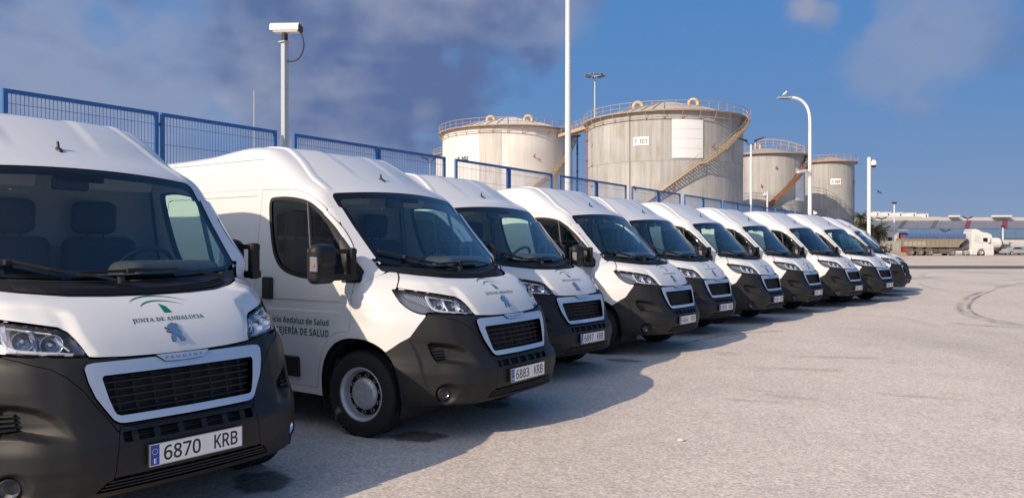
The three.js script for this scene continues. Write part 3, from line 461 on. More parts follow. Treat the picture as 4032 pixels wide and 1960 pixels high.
  const lug = new MB(); for (let k = 0; k < 66; k++) { const a = k / 66 * Math.PI * 2; for (const s of [-1, 1]) lug.add(new THREE.BoxGeometry(.008, .02, .034), T(Math.cos(a + s * .02) * .3385, Math.sin(a + s * .02) * .3385, s * .075, 0, 0, a + Math.PI / 2, [2.2, .5, 1])); }
  const rimRing = new THREE.Shape().absarc(0, 0, .172, 0, 7); for (let k = 0; k < 10; k++) { const a = k / 10 * Math.PI * 2 + .2, h = new THREE.Path(); h.absellipse(Math.cos(a) * .146, Math.sin(a) * .146, .013, .017, 0, Math.PI * 2, false, a); rimRing.holes.push(h); }
  const rim = new MB().add(new THREE.ExtrudeGeometry(rimRing, { depth: .006, bevelEnabled: true, bevelSize: .002, bevelThickness: .002, curveSegments: 40 }), T(0, 0, .035));
  rim.add(new THREE.LatheGeometry([[.172, .030], [.180, .040], [.183, .060], [.188, .078], [.196, .090], [.206, .098], [.213, .100], [.214, .092]].map((p) => new THREE.Vector2(...p)), 56).rotateX(Math.PI / 2)).add(new THREE.LatheGeometry([[.128, .045], [.118, .062], [.108, .068]].map((p) => new THREE.Vector2(...p)), 48).rotateX(Math.PI / 2));
  const cap = new MB().add(new THREE.LatheGeometry([[.108, .066], [.104, .074], [.088, .079], [.030, .080], [.026, .086], [.001, .087]].map((p) => new THREE.Vector2(...p)), 48).rotateX(Math.PI / 2));
  for (let k = 0; k < 5; k++) { const a = Math.PI / 2 + k * Math.PI * .4 + .63; cap.add(new THREE.TorusGeometry(.018, .0035, 8, 20), T(Math.cos(a) * .060, Math.sin(a) * .060, .080)); cap.add(new THREE.BoxGeometry(.03, .018, .006), T(Math.cos(a + .63) * .088, Math.sin(a + .63) * .088, .078, 0, 0, a + .63)); }
  const bolts = new MB(); for (let k = 0; k < 5; k++) { const a = Math.PI / 2 + k * Math.PI * .4 + .63; bolts.add(new THREE.CylinderGeometry(.010, .010, .008, 6).rotateX(Math.PI / 2), T(Math.cos(a) * .060, Math.sin(a) * .060, .082)); }
  const back = new THREE.CylinderGeometry(.20, .20, .10, 32).rotateX(Math.PI / 2), G = { t: tyre, l: lug.geo(), r: rim.geo(), c: cap.geo(), b: bolts.geo(), k: back };
  for (const [X, s] of [[.958, 1], [.958, -1], [4.41, 1], [4.41, -1]]) {
    const w = new THREE.Mesh(G.t, M.rubber); w.name = 'wheel'; w.position.set(-X, .336, s * .89); if (s < 0) w.rotation.y = Math.PI; if (X < 1 ) w.rotation.y += .06; V.add(w);
    part('tread', G.l, M.rubber, w); part('wheel_rim', G.r, M.steel, w); part('hub_cap', G.c, std([.48, .49, .52], .42, .4), w); part('wheel_bolt', G.b, M.steel, w); part('brake_drum', G.k, M.dark, w).position.z = -.04;
  }
  // what lies inside and beneath
  const sec = (X, inset) => { const s = new THREE.Shape(), r = []; for (let y = .5; y < 2.44; y += .04) { const p = rays.S(body, X, y); if (p) r.push([p[2] - inset, y]); } s.moveTo(-r[0][0], r[0][1]); for (const q of r) s.lineTo(q[0], q[1]); for (const q of r.reverse()) s.lineTo(-q[0], q[1]); return s; };
  part('bulkhead', new THREE.ExtrudeGeometry(sec(2.3, .012), { depth: .02, bevelEnabled: false }).rotateY(-Math.PI / 2).translate(-2.3, 0, 0), M.grey, V);
  part('bulkhead_window', new MB().rbox(.012, .34, .62, .005, -2.286, 1.62, .38).geo(), M.gloss, V);
  const dsh = new MB(); dsh.rbox(.40, .34, 1.66, .09, -1.10, 1.11, 0).rbox(.38, .20, .62, .08, -1.10, 1.31, -.42).rbox(.30, .12, .9, .05, -1.08, 1.27, .35).rbox(.2, .5, .5, .05, -1.2, .9, 0).box(.34, .03, 1.3, -.93, 1.22, 0);
  dsh.build('dashboard', M.dash, V);
  { const s = new MB(); s.add(new THREE.TorusGeometry(.195, .016, 10, 40)); s.box(.36, .035, .02, 0, 0, .0).box(.035, .19, .02, 0, -.1, 0).add(new THREE.SphereGeometry(1, 16, 10), T(0, 0, 0, 0, 0, 0, [.075, .065, .03])); const o = s.build('steering_wheel', M.trim, V); o.position.set(-1.38, 1.33, -.42); o.rotation.set(0, -Math.PI / 2, 0); o.rotateX(-.62); }
  const seat = (z, w) => { const s = new MB(); s.rbox(.52, .16, w, .06, -1.85, .86, z).rbox(.17, .66, w, .07, -2.10, 1.24, z, 0, 0, -.14).rbox(.13, .24, Math.min(w, .30), .055, -2.15, 1.71, z, 0, 0, -.1).box(.42, .3, w * .8, -1.85, .65, z); for (const q of [-.06, .06]) s.bar([-2.13, 1.5, z + q], [-2.15, 1.66, z + q], .008); s.build('seat', M.seat, V); };
  seat(-.45, .5); seat(.10, .42); seat(.54, .42);
  part('cab_floor', new MB().box(1.6, .06, 1.8, -1.5, .55, 0).geo(), M.dash, V);
  part('headliner', new MB().box(.62, .03, 1.5, -1.98, 2.03, 0).box(.02, .14, .5, -1.66, 1.95, -.38, 0, 0, -.5).box(.02, .14, .5, -1.66, 1.95, .38, 0, 0, -.5).geo(), M.liner, V);
  part('rear_view_mirror', new MB().rbox(.05, .09, .22, .02, -1.48, 1.90, 0).geo(), M.trim, V);
  for (const [X, q] of [[.958, 1], [.958, -1], [4.41, 1], [4.41, -1]]) {
    const w = new MB(), n = 14; for (let k = 0; k < n; k++) { const a = lerp(-.35, Math.PI + .35, (k + .5) / n); w.box(.115, .012, .44, -X + Math.cos(a) * .43, .34 + Math.sin(a) * .43, q * .755, 0, 0, a + Math.PI / 2); }
    w.box(.92, .62, .012, -X, .56, q * .54); w.build('wheel_well', M.dark, V);
  }
  part('underbody', new MB().box(4.9, .05, 1.04, -2.85, .33, 0).box(2.5, .05, 1.9, -2.7, .34, 0).box(.5, .05, 1.8, -5.1, .36, 0).box(.35, .4, 1.1, -.52, .72, 0).box(.03, .34, 1.2, -.33, .74, 0).box(.3, .03, 1.0, -.36, .33, 0).geo(), M.dark, V);
}
// ---------- the row of vans ----------
const FLEET = [   // where the nose stands (x, distance), the turn in degrees, the plate, the label
  [-1.625, 3.99, 37.0, '6870', 'white panel van with plate 6870, nearest the camera and cut off at the left edge'],
  [.145, 6.349, 33.2, '6883', 'white panel van with plate 6883 whose front wheel and door lettering show fully'],
  [.934, 8.764, 36.9, '6897', 'white panel van with plate 6897, set back between vans 6883 and 6864'],
  [2.515, 10.923, 37.5, '6864', 'white panel van with plate 6864, its door mirror seen beside van 6897'],
  [3.683, 13.152, 40.0, '6899', 'white panel van with plate 6899, half hidden behind van 6864'],
  [5.259, 15.121, 38.0, '6868', 'white panel van with plate 6868, the next beyond van 6899'],
  [6.917, 17.298, 39.9, '6861', 'white panel van with plate 6861, fifth in the row from the far end'],
  [8.679, 19.188, 42.5, '6862', 'white panel van with plate 6862, fourth in the row from the far end'],
  [10.161, 20.637, 44.5, '6866', 'white panel van with plate 6866, third in the row from the far end'],
  [12.117, 23.479, 28.2, '6873', 'white panel van turned away so its grille shows edge-on, last but one in the row'],
  [13.399, 25.801, 19.0, '6875', 'white panel van at the far end of the row, nearest the dump truck'],
];
FLEET.forEach(([x, d, a, num, label], i) => {
  const v = i ? vanProto.clone() : vanProto;
  v.name = numbered('panel_van'); v.position.set(x, 0, -d); v.rotation.y = -a * Math.PI / 180; scene.add(v);
  tag(v, label, 'van', 'white panel vans parked in a row');
});
FLEET.forEach(([x, d, a, num], i) => { scene.children.filter((o) => o.userData.category === 'van')[i].traverse((o) => { if (o.name === 'plate_face') o.material = plateMat(num); }); });
scene.traverse((o) => { if (o.isMesh) o.castShadow = o.receiveShadow = true; });
// ---------- the yard ----------
const at = (px, py, d) => [(px - 1288) / 1935 * d, 1.5 + (620 - py) / 1935 * d, -d];      // a point seen at (px, py), d metres ahead
const ROW = 33.4 * Math.PI / 180, rowR = [Math.sin(ROW), Math.cos(ROW)], rowF = [Math.cos(ROW), -Math.sin(ROW)];
const onRow = (s, n, y = 0) => [rowR[0] * s + rowF[0] * n, y, -(rowR[1] * s + rowF[1] * n)];
{
  const a = tileNoise(1024, 512, 1), b = tileNoise(1024, 180, 2), c = tileNoise(1024, 40, 3), d = tileNoise(1024, 9, 4), e = tileNoise(1024, 340, 8);
  const map = dataTex(1024, (u, v) => {
    const g = a(u, v), m = b(u, v), l = c(u, v), x = d(u, v), q = e(u, v);
    let k = 1 + (g - .5) * .20 + (q - .5) * .16 + (m - .5) * .08 + (l - .5) * .035 + (x - .5) * .03;
    if (q > .88) k *= .80; if (g > .9) k *= 1.06;
    return [.81 * k, .765 * k, .72 * k];
  }, { srgb: true });
  const bump = dataTex(512, (u, v) => { const q = .5 * a(u, v) + .5 * e(u, v); return [q, q, q]; });
  map.repeat.set(1 / 5.2, 1 / 5.2); bump.repeat.set(1 / 5.2, 1 / 5.2); map.anisotropy = 8;
  const m = std(1, .93, 0, { map, bumpMap: bump, bumpScale: .004, vertexColors: true });
  const sheet = (x0, x1, z0, z1, nx, nz, y) => {     // uv in metres, vertex colours for patches of wear
    const g = new THREE.PlaneGeometry(x1 - x0, z1 - z0, nx, nz).rotateX(-Math.PI / 2).translate((x0 + x1) / 2, y, (z0 + z1) / 2), p = g.attributes.position, uv = g.attributes.uv, col = new Float32Array(p.count * 3);
    for (let i = 0; i < p.count; i++) {
      const x = p.getX(i), z = p.getZ(i); uv.setXY(i, x * .97 + z * .24, z * .97 - x * .24);
      let k = .95 + .13 * (fbm(x * .22, 3, z * .22, 4) - .5) + .12 * (fbm(x * 1.1, 9, z * 1.1, 4) - .5), w = 0;
      const st = fbm(x * .5 + 7, 1, z * .16, 4); if (st > .6) k *= 1 - (st - .6) * .7;
      w = .03 * (fbm(x * .13, 6, z * .13, 3) - .5);
      col.set([k * (1 + w), k, k * (1 - w)], i * 3);
    }
    g.setAttribute('color', new THREE.BufferAttribute(col, 3)); return g;
  };
  const yard = structure('yard', sheet(-30, 60, -58, 12, 270, 210, 0), m);
  structure('ground', new THREE.PlaneGeometry(1600, 1600).rotateX(-Math.PI / 2).translate(0, -.004, 0), std([.33, .29, .25], .95));
  const far = m.clone(); far.color = rgb(1, .97, .92);
  structure('quay', sheet(-10, 190, -150, -58.001, 100, 60, .0), far);
  const roadMap = dataTex(256, (u, v) => { const k = .8 + .4 * c(u, v) * a(u, v); return [.40 * k, .375 * k, .35 * k]; }, { srgb: true }); roadMap.repeat.set(20, 2);
  structure('road', new THREE.PlaneGeometry(170, 8.2).rotateX(-Math.PI / 2).translate(75, .006, -55.5), std(1, .95, 0, { map: roadMap }));
  structure('road', new THREE.PlaneGeometry(170, 9).rotateX(-Math.PI / 2).translate(100, .006, -129), std(1, .95, 0, { map: roadMap }));
  // matter on the ground: tyre rubber, scuffs and oil, each a thin sheet with a ragged edge
  const mark = (name, w, l, pos, turn, draw, col, op = 1, cut = .5) => {
    const t = dataTex(256, (u, v) => { const q = draw(u, v); return [1, 1, 1, q]; }, { wrap: false });
    const g = new THREE.PlaneGeometry(w, l).rotateX(-Math.PI / 2), o = part(name, g, std(col, .9, 0, { map: t, transparent: true, opacity: op }), yard); o.position.set(...pos); o.rotation.y = turn; return o;
  };
  const gp = (px, py) => { const d = 1935 * 1.5 / (py - 620); return [(px - 1288) / 1935 * d, .005, -d]; };
  const ell = (seed, s) => (u, v) => { const x = u - .5, y = v - .5, r = Math.hypot(x, y) * 2 + (fbm(u * 6 + seed, v * 6, seed, 4) - .5) * .5; return clamp((.82 - r) * 5, 0, 1) * (.55 + .45 * fbm(u * 30, v * 30, seed, 3)) * s; };
  for (const [px, py, w, l, s] of [[655, 1212, .62, .50, .62], [1052, 1100, .60, .46, .6], [1242, 1020, .5, .42, .5], [1570, 908, .7, .4, .45], [1455, 915, .5, .4, .4], [1760, 838, .6, .5, .35], [990, 1070, .25, .2, .35]]) mark('oil_stain', w, l, gp(px, py), .4 + px, ell(px % 17, s), [.035, .032, .03]);
  const scuff = (seed) => (u, v) => { const e = sstep(.5, .36, Math.abs(u - .5)) * sstep(.5, .2, Math.abs(v - .5)), q = fbm(u * 5, v * 40, seed, 4), r = fbm(u * 40, v * 60, seed + 3, 2); return clamp((q - .46) * 6, 0, 1) * clamp((r - .35) * 4, 0, 1) * e; };
  for (const [px, py, w, l, a] of [[1990, 1000, .62, .22, -.55], [1925, 985, .5, .12, -.5], [1830, 890, .35, .5, .2], [1378, 1108, .22, .1, 0], [1900, 1010, .6, .14, -.3], [2010, 930, 1.2, .3, -.2], [1870, 930, .7, .16, -.5], [2100, 900, 1.4, .3, -.15], [2330, 1000, 1.0, .2, -.4]]) mark('scuff_mark', w, l, gp(px, py), a, scuff(px % 13), [.09, .085, .08], .42);
  const ribbon = (name, pts, w, op, seed, treads = 0) => {                 // a curved band of tyre rubber
    const cv = new THREE.CatmullRomCurve3(pts.map(([px, py]) => new THREE.Vector3(...gp(px, py)))), n = 60, pos = [], uv = [], idx = [];
    for (let i = 0; i <= n; i++) { const p = cv.getPoint(i / n), t = cv.getTangent(i / n), s = [-t.z, t.x]; for (const k of [-.5, .5]) { pos.push(p.x + s[0] * w * k, .005, p.z + s[1] * w * k); uv.push(i / n, k + .5); } if (i < n) { const q = i * 2; idx.push(q, q + 2, q + 1, q + 1, q + 2, q + 3); } }
    const g = new THREE.BufferGeometry(); g.setAttribute('position', new THREE.Float32BufferAttribute(pos, 3)); g.setAttribute('uv', new THREE.Float32BufferAttribute(uv, 2)); g.setIndex(idx); g.computeVertexNormals(); for (let i = 0; i < g.attributes.normal.count; i++) g.attributes.normal.setXYZ(i, 0, 1, 0);
    const t = dataTex(512, (u, v) => { const e = sstep(0, .08, u) * sstep(1, .9, u) * sstep(0, .12, v) * sstep(1, .88, v), q = fbm(u * 22, v * 5, seed, 4), tr = treads ? .6 + .4 * Math.sin(v * treads * 6.28) : 1; return [1, 1, 1, clamp(.25 + (q - .35) * 2, 0, 1) * e * tr * op]; }, { wrap: false, h: 64 });
    part(name, g, std([.075, .068, .062], .9, 0, { map: t, transparent: true }), yard);
  };
  ribbon('tyre_mark', [[2600, 708], [2520, 722], [2460, 741], [2428, 762], [2424, 778], [2448, 795], [2500, 808], [2600, 828]], .42, .40, 3, 2);
  ribbon('tyre_mark', [[2395, 813], [2440, 817], [2500, 821], [2600, 826]], .12, .5, 5);
  ribbon('tyre_mark', [[2600, 700], [2500, 708], [2400, 706], [2320, 690], [2380, 684], [2600, 688]], .35, .28, 8, 3);
  ribbon('tyre_mark', [[2310, 712], [2380, 730], [2480, 735], [2600, 732]], .3, .22, 12, 3);
  ribbon('tyre_mark', [[1690, 872], [1790, 850], [1880, 838], [1990, 832]], .12, .35, 21);
  ribbon('tyre_mark', [[2000, 782], [2120, 790], [2260, 800], [2380, 830]], .25, .16, 41, 3);
  { const st = thing('pebble', 'small pale pebble lying on the sunlit asphalt in front of the vans', 'pebble', [gp(1714, 1111)[0], 0, gp(1714, 1111)[2]]); part('stone', new THREE.IcosahedronGeometry(.022, 1).scale(1.3, .6, .9).translate(0, .012, 0), std([.6, .57, .5], .9), st); }
}
// ---------- blue mesh fence behind the vans ----------
{
  const N = -11, tOf = (px) => { const u = (px - 1288) / 1935; return 11 / (rowF[1] * -1 - rowF[0] * u); }, sOf = (px) => { const t = tOf(px), u = (px - 1288) / 1935; return rowR[0] * u * t + rowR[1] * t; };
  const blue = std([.028, .13, .36], .5, .1), wireM = std([.03, .12, .31], .5, .1), TOP = 1.5 + (620 - 222) / 1935 * tOf(5);
  const spans = [[-420, -8], [5, 396], [403, 694], [738, 948], [951, 1119], [1145, 1278.5], [1280, 1388], [1407, 1499.5], [1501.5, 1575], [1590, 1655], [1657, 1711], [1722, 1769], [1770, 1815]].map(([a, b]) => [sOf(a), sOf(b)]);
  const where = ['beyond the left frame edge', 'at the far left, above the nearest van', 'left of the camera pole', 'right of the camera pole', 'left of tank T-102', 'under the T-102 lettering', 'under the T-102 stair foot', 'behind the tall white pole', 'right of the tall white pole', 'left of the T-101 stair foot', 'in front of the T-101 stair foot', 'right of the T-101 stair foot', 'at the lower right corner of tank T-101'];
  let s = spans[spans.length - 1][1] + .25; for (let k = 0; k < 14; k++) { const w = 2.05; spans.push([s, s + w]); s += w + (k % 2 ? .28 : .03); }
  spans.forEach(([a, b], i) => {
    if (i === 0) return;
    const L = b - a, far = i > 12, o = thing('fence_panel', far ? `${['first', 'second', 'third', 'fourth', 'fifth', 'sixth', 'seventh', 'eighth', 'ninth', 'tenth', 'eleventh', 'twelfth', 'thirteenth', 'fourteenth'][i - 13]} panel of the foreshortened blue fence run, counted away from tank T-101` : `blue steel mesh fence panel ${where[i]}`, 'fence panel', onRow(a, N), Math.PI / 2 - ROW, 'blue mesh fence panels behind the vans');
    const H = TOP, F = .055;
    part('frame_stile', new MB().box(F, H, F, F / 2, H / 2, 0).geo(), blue, o); part('frame_stile', new MB().box(F, H, F, L - F / 2, H / 2, 0).geo(), blue, o);
    part('top_rail', new MB().box(L - 2 * F, F, F, L / 2, H - F / 2, 0).geo(), blue, o); part('bottom_rail', new MB().box(L - 2 * F, F, F, L / 2, .25, 0).geo(), blue, o);
    const m = new MB(), n = Math.round((L - 2 * F) / .053); for (let k = 1; k < n; k++) m.box(.006, H - .3, .006, F + (L - 2 * F) * k / n, H / 2 + .1, 0);
    for (let y = H - .185; y > .3; y -= .30) m.box(L - 2 * F, .006, .006, L / 2, y, .007);
    tag(m.build('wire_mesh', wireM, o), null, null, null, 'stuff');
    if (i % 2 === 1 && i < 13) part('hinge', new MB().box(.08, .05, .03, L + .02, H - .18, 0).geo(), wireM, o);
  });
}
// turn helper note: a panel runs along the row, its x axis pointing away
// ---------- storage tanks ----------
const rust = std([.40, .27, .16], .75, .1), rail = std([.44, .345, .275], .7, .1), ladderM = std([.30, .11, .07], .7), pipeY = std([.66, .46, .21], .6), stairY = std([.47, .365, .25], .75);
const TANKS = {};
function cylPatch(r, a0, a1, y0, y1, m, name, par, uvw) { const g = new THREE.CylinderGeometry(r, r, y1 - y0, Math.max(4, Math.round((a1 - a0) * 40)), 1, true, a0, a1 - a0); g.translate(0, (y0 + y1) / 2, 0); return part(name, g, m, par); }
function wallTex(seed, base, streak, stain) {
  const n = (f, s) => tileNoise(1024, f, s), a = n(170, seed), b = n(46, seed + 1), c = n(9, seed + 2), d = n(400, seed + 3), sheet = (u) => hash3(Math.floor(u * 64), seed, 5);
  return dataTex(1024, (u, v) => {
    let k = 1 + (sheet(u) - .5) * .10 * streak + (a(u, .3) - .5) * .11 * streak + (b(u, v * .12) - .5) * .16 * streak + (d(u, v * .06) - .5) * .09 * streak + (c(u, v) - .5) * .08;
    const e = Math.abs(u * 64 - Math.round(u * 64)); if (e < .05) k *= 1 - .07 * streak;
    const st = clamp((a(u, v * .04) - .62) * 3, 0, 1) * stain * (.5 + .5 * b(u, v * .5)); 
    return [base[0] * k * (1 - st * .08), base[1] * k * (1 - st * .11), base[2] * k * (1 - st * .17)];
  }, { srgb: true, h: 512 });
}
// angle 0 faces the camera side, growing to the right
function tank(name, label, [px, d], R, H, o) {
  const x = (px - 1288) / 1935 * d, face = Math.atan2(x, d), t = thing('storage_tank', label, 'storage tank', [x, 0, -d], -face); TANKS[name] = { t, x, d, R, H };
  const P = (a, r, y) => [Math.sin(a) * r, y, Math.cos(a) * r];
  const courses = o.courses || 3, m = std(1, .8, 0, { map: wallTex(o.seed, o.base, o.streak, o.stain) });
  for (let k = 0; k < courses; k++) { const y0 = H * k / courses, y1 = H * (k + 1) / courses, g = new THREE.CylinderGeometry(R + k * .012, R + k * .012, y1 - y0 - .02, 96, 1, true).translate(0, (y0 + y1) / 2, 0); const uv = g.attributes.uv; for (let i = 0; i < uv.count; i++) uv.setXY(i, uv.getX(i) * 1.7 + k * .17, (uv.getY(i) + k) / courses); part('wall', g, m, t); }
  if (courses > 1) part('wall_joint', (() => { const b = new MB(); for (let k = 1; k < courses; k++) b.add(new THREE.TorusGeometry(R + .012 * k, .03, 6, 96).rotateX(Math.PI / 2), T(0, H * k / courses, 0)); return b.geo(); })(), std(o.joint || [.36, .34, .31], .8), t);
  const roof = part('roof', new THREE.LatheGeometry([[0, H + o.rise], [R * .25, H + o.rise * .86], [R * .6, H + o.rise * .48], [R, H + .05]].map((p) => new THREE.Vector2(...p)), 72), std(o.roof, .85), t);
  if (o.ribs) { const b = new MB(); for (let k = 0; k < o.ribs; k++) { const a = k / o.ribs * Math.PI * 2; b.bar(P(a, R * .15, H + o.rise * .95), P(a, R * .6, H + o.rise * .52), .05).bar(P(a, R * .6, H + o.rise * .52), P(a, R * .99, H + .1), .05); } tag(b.build('roof_rib', o.ribM || rust, roof), null, null, null, 'stuff'); }
  part('rim', new MB().add(new THREE.TorusGeometry(R + .06, .13, 8, 96).rotateX(Math.PI / 2), T(0, H, 0)).add(new THREE.CylinderGeometry(R + .62, R + .62, .07, 96, 1, true), T(0, H - .02, 0)).add(new THREE.RingGeometry(R, R + .62, 96).rotateX(-Math.PI / 2), T(0, H + .02, 0)).geo(), rail, t);
  if (o.pipe) { part('cooling_pipe', new THREE.TorusGeometry(R + .40, .06, 8, 96).rotateX(Math.PI / 2).translate(0, H - .75, 0), std([.40, .30, .24], .7), t); const b = new MB(); for (let k = 0; k < 30; k++) { const a = k / 30 * Math.PI * 2; b.bar(P(a, R, H - 1.1), P(a, R + .6, H - .05), .035).bar(P(a, R, H - .75), P(a, R + .4, H - .75), .03); } tag(b.build('bracket', rail, t), null, null, null, 'stuff'); }
  // railing round the rim
  const rr = R + .55, np = o.posts || 44, pb = new MB(); for (let k = 0; k < np; k++) { const a = k / np * Math.PI * 2; pb.bar(P(a, rr, H), P(a, rr, H + 1.1), .032, .032, 5); }
  tag(pb.build('railing_post', rail, t), null, null, null, 'stuff'); for (const [y, r] of [[1.1, .04], [.58, .028], [.08, .05]]) part('railing_bar', new THREE.TorusGeometry(rr, r, 6, 96).rotateX(Math.PI / 2).translate(0, H + y, 0), rail, t);
  // stair that winds down the wall
  if (o.stair) {
    const [a0, a1, yTop, aLand, yLand, aEnd] = o.stair, r0 = R + .12, r1 = R + 1.0, tg = new THREE.BoxGeometry(.28, .05, .9), path = [];
    const seg = (A, B, y0, y1) => { const n = Math.round(Math.abs(y1 - y0) / .21); for (let k = 0; k <= n; k++) path.push([lerp(A, B, k / n), lerp(y0, y1, k / n), k === 0 || k === n]); };
    seg(a0, aLand + .03, yTop, yLand); seg(aLand - .03, aEnd, yLand, .15);
    const st = part('stair', (() => { const b = new MB(); for (const r of [r0, r1]) for (let i = 0; i < path.length - 1; i++) b.beam(P(path[i][0], r, path[i][1] - .06), P(path[i + 1][0], r, path[i + 1][1] - .06), .05, o.solid ? .5 : .2); for (let i = 0; i < path.length; i += 6) b.bar(P(path[i][0], R, path[i][1] - .9), P(path[i][0], r1, path[i][1] - .12), .035, .035, 5); return b.geo(); })(), o.stairM || stairY, t);
    for (const [a, y] of path) { const q = part('tread', tg, o.stairM || stairY, st); q.position.set(...P(a, (r0 + r1) / 2, y)); q.rotation.y = a; }
    const hb = new MB(), rb = new MB(); for (let i = 0; i < path.length; i += 4) hb.bar(P(path[i][0], r1, path[i][1]), P(path[i][0], r1, path[i][1] + 1.0), .022, .022, 5);
    for (const h of [1.0, .52]) for (let i = 0; i < path.length - 1; i++) rb.bar(P(path[i][0], r1, path[i][1] + h), P(path[i + 1][0], r1, path[i + 1][1] + h), .024, .024, 5);
    tag(hb.build('handrail_post', rail, st), null, null, null, 'stuff'); rb.build('handrail', rail, st);
  }
  for (const [a, rad, h] of o.vents || []) { const q = P(a, rad, H + h), b = new MB(), pts = []; for (let k = 0; k <= 10; k++) { const f = k / 10 * Math.PI; pts.push([q[0] + (1 - Math.cos(f)) * .55, q[1] + 1.0 + Math.sin(f) * .55, q[2]]); } b.bar([q[0], q[1] - .6, q[2]], [q[0], q[1] + 1.0, q[2]], .22, .22, 12).tube(pts, .22, 24, 10).bar([q[0] + 1.1, q[1] + 1.0, q[2]], [q[0] + 1.1, q[1] + .75, q[2]], .24, .24, 12); b.build('vent_pipe', pipeY, roof); }
  if (o.sign) { const [txt, a, y, w, h, plain] = o.sign; const tex = canvasTex(256, Math.round(256 * h / w), (g, W, Hh) => { if (plain) g.clearRect(0, 0, W, Hh); else { g.fillStyle = '#f2f2ee'; g.fillRect(0, 0, W, Hh); } g.fillStyle = '#151515'; g.font = `bold ${Math.round(Hh * .72)}px sans-serif`; g.textAlign = 'center'; g.textBaseline = 'middle'; g.save(); g.translate(W / 2, Hh * .54); g.scale(Math.min(1.2, W * .86 / g.measureText(txt).width), 1); g.fillText(txt, 0, 0); g.restore(); }); const da = w / R / 2, s = cylPatch(R + .09, a - da, a + da, y - h / 2, y + h / 2, std(1, .6, 0, { map: tex, transparent: !!plain, alphaTest: plain ? .5 : 0 }), 'number_sign', t); }
  if (o.panel) { const [a0, a1, y0, y1, nx, ny] = o.panel, w = (a1 - a0) / nx, h = (y1 - y0) / ny, mm = std([.78, .78, .78], .5); for (let i = 0; i < nx; i++) for (let j = 0; j < ny; j++) cylPatch(R + .12, a0 + w * i + .0006, a0 + w * (i + 1) - .0006, y0 + h * j + .012, y0 + h * (j + 1) - .012, mm, 'white_sheet', t); }
  for (const [a, y] of o.fittings || []) { const b = new MB(), q = P(a, R, y), q2 = P(a, R + .35, y); b.bar(q, q2, .09).bar(q2, [q2[0], q2[1] + .35, q2[2]], .07); b.build('nozzle', ladderM, t); }
  for (const [a, y0, y1] of o.seams || []) part('wall_pipe', new MB().bar(P(a, R + .08, y0), P(a, R + .08, y1), .05).geo(), std([.30, .26, .22], .8), t);
  return t;
}
tank('101', 'large grey tank marked T-101 with a winding yellow stair', [1671, 101], 9.95, 17.6, { seed: 3, base: [.66, .66, .65], streak: .5, stain: 1, rise: 2.7, roof: [.46, .44, .41], ribs: 40, ribM: std([.36, .34, .31], .9), pipe: true, posts: 48, courses: 3, stair: [1.36, 0, 17.6, .42, 11.4, -1.05], vents: [[-.75, 5.6, .6], [.62, 5.2, .7]], sign: ['T-101', -.275, 14.1, 1.9, 1.0], panel: [.09, .47, 11.95, 16.6, 2, 4], fittings: [[-.35, 8.4], [-.1, 7.6], [.6, 13.4]], seams: [[-.42, 0, 17.2]] });
tank('102', 'large white tank marked T-102 behind the fence', [1277, 118], 9.95, 18.5, { seed: 13, base: [.90, .88, .85], streak: .16, stain: .3, joint: [.62, .60, .57], rise: 2.7, roof: [.60, .58, .55], ribs: 36, ribM: std([.45, .42, .38], .9), pipe: true, posts: 48, courses: 1, stair: [1.30, 0, 18.3, .62, 11.6, -1.0], vents: [[-.6, 5.4, .6], [.5, 5.2, .7]], sign: ['T-102', -.70, 14.1, 2.5, 1.2, true], fittings: [[.38, 14.2]], panel: null });
{ const t = TANKS['102'].t; cylPatch(10.0, -.42, -.09, .1, 18.2, std(1, .85, 0, { map: wallTex(44, [.78, .765, .74], .5, .3) }), 'patched_strip', t); }
tank('104', 'squat grey tank with a brown stair band, right of T-101', [1927, 125], 6.0, 15.95, { seed: 23, base: [.665, .66, .65], streak: .55, stain: .8, rise: 1.5, roof: [.34, .33, .32], pipe: false, posts: 26, courses: 2, stair: [1.45, 0, 15.95, 1.05, 13.8, -1.2], solid: true, stairM: std([.24, .12, .07], .8), panel: [.80, 1.22, 8.6, 13.7, 1, 3], fittings: [[.25, 13.6], [-.1, 10.8]], vents: [] });
{ // the raised walkway over its dome
  const { t, R, H } = TANKS['104'], b = new MB(); for (let k = 0; k <= 6; k++) { const x = lerp(-1.2, R * .98, k / 6), y = H + 1.5 * (1 - (Math.max(x, 0) / R) ** 2) + .15; for (const z of [.5, -.5]) { b.bar([x, y, z], [x, y + 1.25, z], .045); if (k) { const x0 = lerp(-1.2, R * .98, (k - 1) / 6), y0 = H + 1.5 * (1 - (Math.max(x0, 0) / R) ** 2) + .15; b.bar([x0, y0 + 1.25, z], [x, y + 1.25, z], .05).bar([x0, y0 + .65, z], [x, y + .65, z], .035); } } } b.build('dome_walkway', rail, t);
  const v = new MB(); v.bar([-1.6, H + 1.3, .4], [-1.6, H + 2.5, .4], .16).bar([-.9, H + 1.4, .2], [-.9, H + 2.1, .2], .22); v.build('vent_pipe', pipeY, t);
}
tank('107', 'narrow grey tank marked T-107, furthest right of the tanks', [2083, 138], 4.42, 16.3, { seed: 33, base: [.65, .645, .635], streak: .5, stain: .7, rise: 1.2, roof: [.45, .33, .24], ribs: 22, ribM: rust, pipe: false, posts: 22, courses: 2, sign: ['T-107', .30, 12.75, 1.75, 1.05], fittings: [[-.5, 4.5]], vents: [] });
